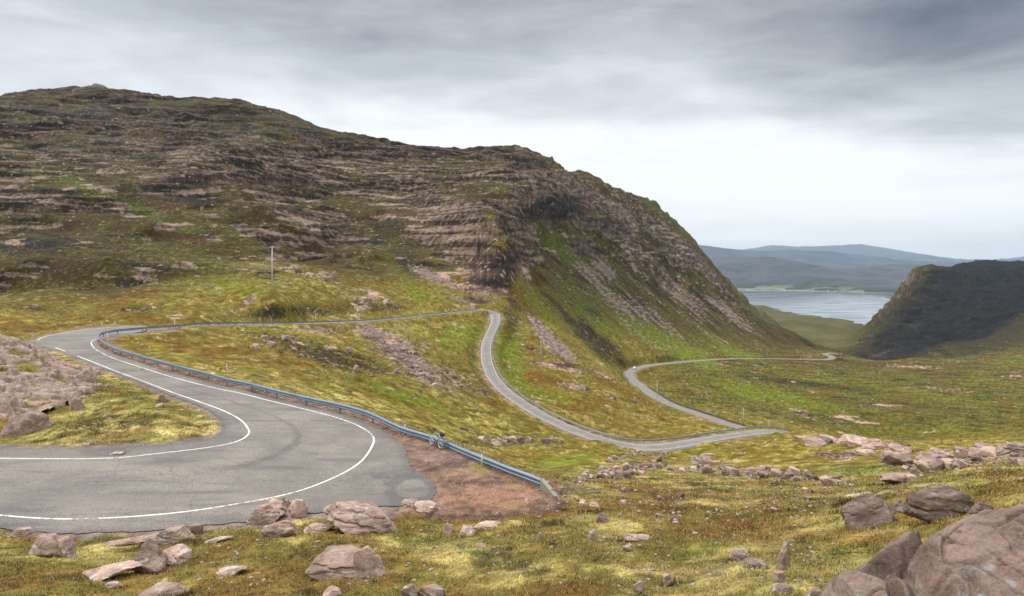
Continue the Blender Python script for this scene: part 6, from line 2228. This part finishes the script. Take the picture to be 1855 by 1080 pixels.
# ------------------------------------------------------------------ white cottages on the far shore
M_WALL = simple_mat('whitewash', (.78, .77, .74), 0.8)
M_SLATE = simple_mat('slate', (.10, .105, .12), 0.7)
SV = SHORE_V[0]
spx, spy = CX + F * SV[:, 0] / SV[:, 1], HY - F * SV[:, 2] / SV[:, 1]
COTT = [(1421, 526, 0, 'white cottage farthest left on the far shore above the pale beach'), (1448, 528, 1, 'white cottage near the middle of the pale beach across the loch'), (1476, 531, 0, 'white cottage in trees right of the pale beach across the loch'),
        (1497, 533.5, 1, 'white cottage above the dark tip of the loch reflection'), (1518, 535, 0, 'white cottage left of the brightest far shore fields'), (1536, 537, 1, 'larger white house beside the brightest far shore field'),
        (1556, 540, 0, 'white cottage right of the brightest far shore field'), (1578, 543, 1, 'white cottage nearest the dark headland on the far shore')]
for px, py, big, lab in COTT:
    m_ = (SV[:, 2] > SEA + 2) & (spy < 600)
    k = np.argmin(np.where(m_, (spx - px) ** 2 + (spy - py) ** 2 * 4, 1e9))
    L2, W2, H2 = (9 if big else 6.5), 3.6, 4.6
    h = thing('cottage', tuple(SV[k]), lab, 'cottage', 'white cottages on the far shore', rz=rad(random.uniform(-30, 30)))
    mesh_obj('wall', *box(-L2, L2, -W2, W2, -6, H2), M_WALL, h, smooth=False)
    mesh_obj('roof', [(-L2 - .3, -W2 - .4, H2), (L2 + .3, -W2 - .4, H2), (L2 + .3, 0, H2 + 3.4), (-L2 - .3, 0, H2 + 3.4), (-L2 - .3, W2 + .4, H2), (L2 + .3, W2 + .4, H2)],
             [(0, 1, 2, 3), (3, 2, 5, 4), (0, 3, 4), (1, 5, 2), (0, 4, 5, 1)], M_SLATE, h, smooth=False)
    ch = join([box(-L2 + .2, -L2 + 1.2, -.5, .5, H2 + 2.6, H2 + 4.6), box(L2 - 1.2, L2 - .2, -.5, .5, H2 + 2.6, H2 + 4.6)])
    mesh_obj('chimney', *ch, M_WALL, h, smooth=False)


# ------------------------------------------------------------------ mist brushing the left summit
def summit_mist():
    V, Fc = ico(4)
    o = mesh_obj('mist', V * 1.0, Fc, None)
    o.location = at(140, 150, 1000)
    o.scale = (125, 90, 26)
    m = bpy.data.materials.new('mist')
    m.use_nodes = True
    T = NT(m.node_tree)
    P = T.n('ShaderNodeTexCoord').outputs['Object']
    ln = T.n('ShaderNodeVectorMath', operation='LENGTH')
    link(T, P, ln.inputs[0])
    fall = T.step(ln.outputs['Value'], 1.0, 0.1)
    nz_ = T.noise(P, 2.2, 4.0, 0.6)
    d = T.m('MULTIPLY', fall, T.m('MULTIPLY', T.step(nz_, 0.32, 0.65), 0.011))
    pv = T.n('ShaderNodeVolumePrincipled')
    pv.inputs['Color'].default_value = (.97, .98, 1, 1)
    link(T, d, pv.inputs['Density'])
    out = T.n('ShaderNodeOutputMaterial')
    link(T, pv.outputs[0], out.inputs['Volume'])
    o.data.materials.append(m)
    tag(o, 'wisp of pale mist brushing the left summit', kind='stuff')


summit_mist()
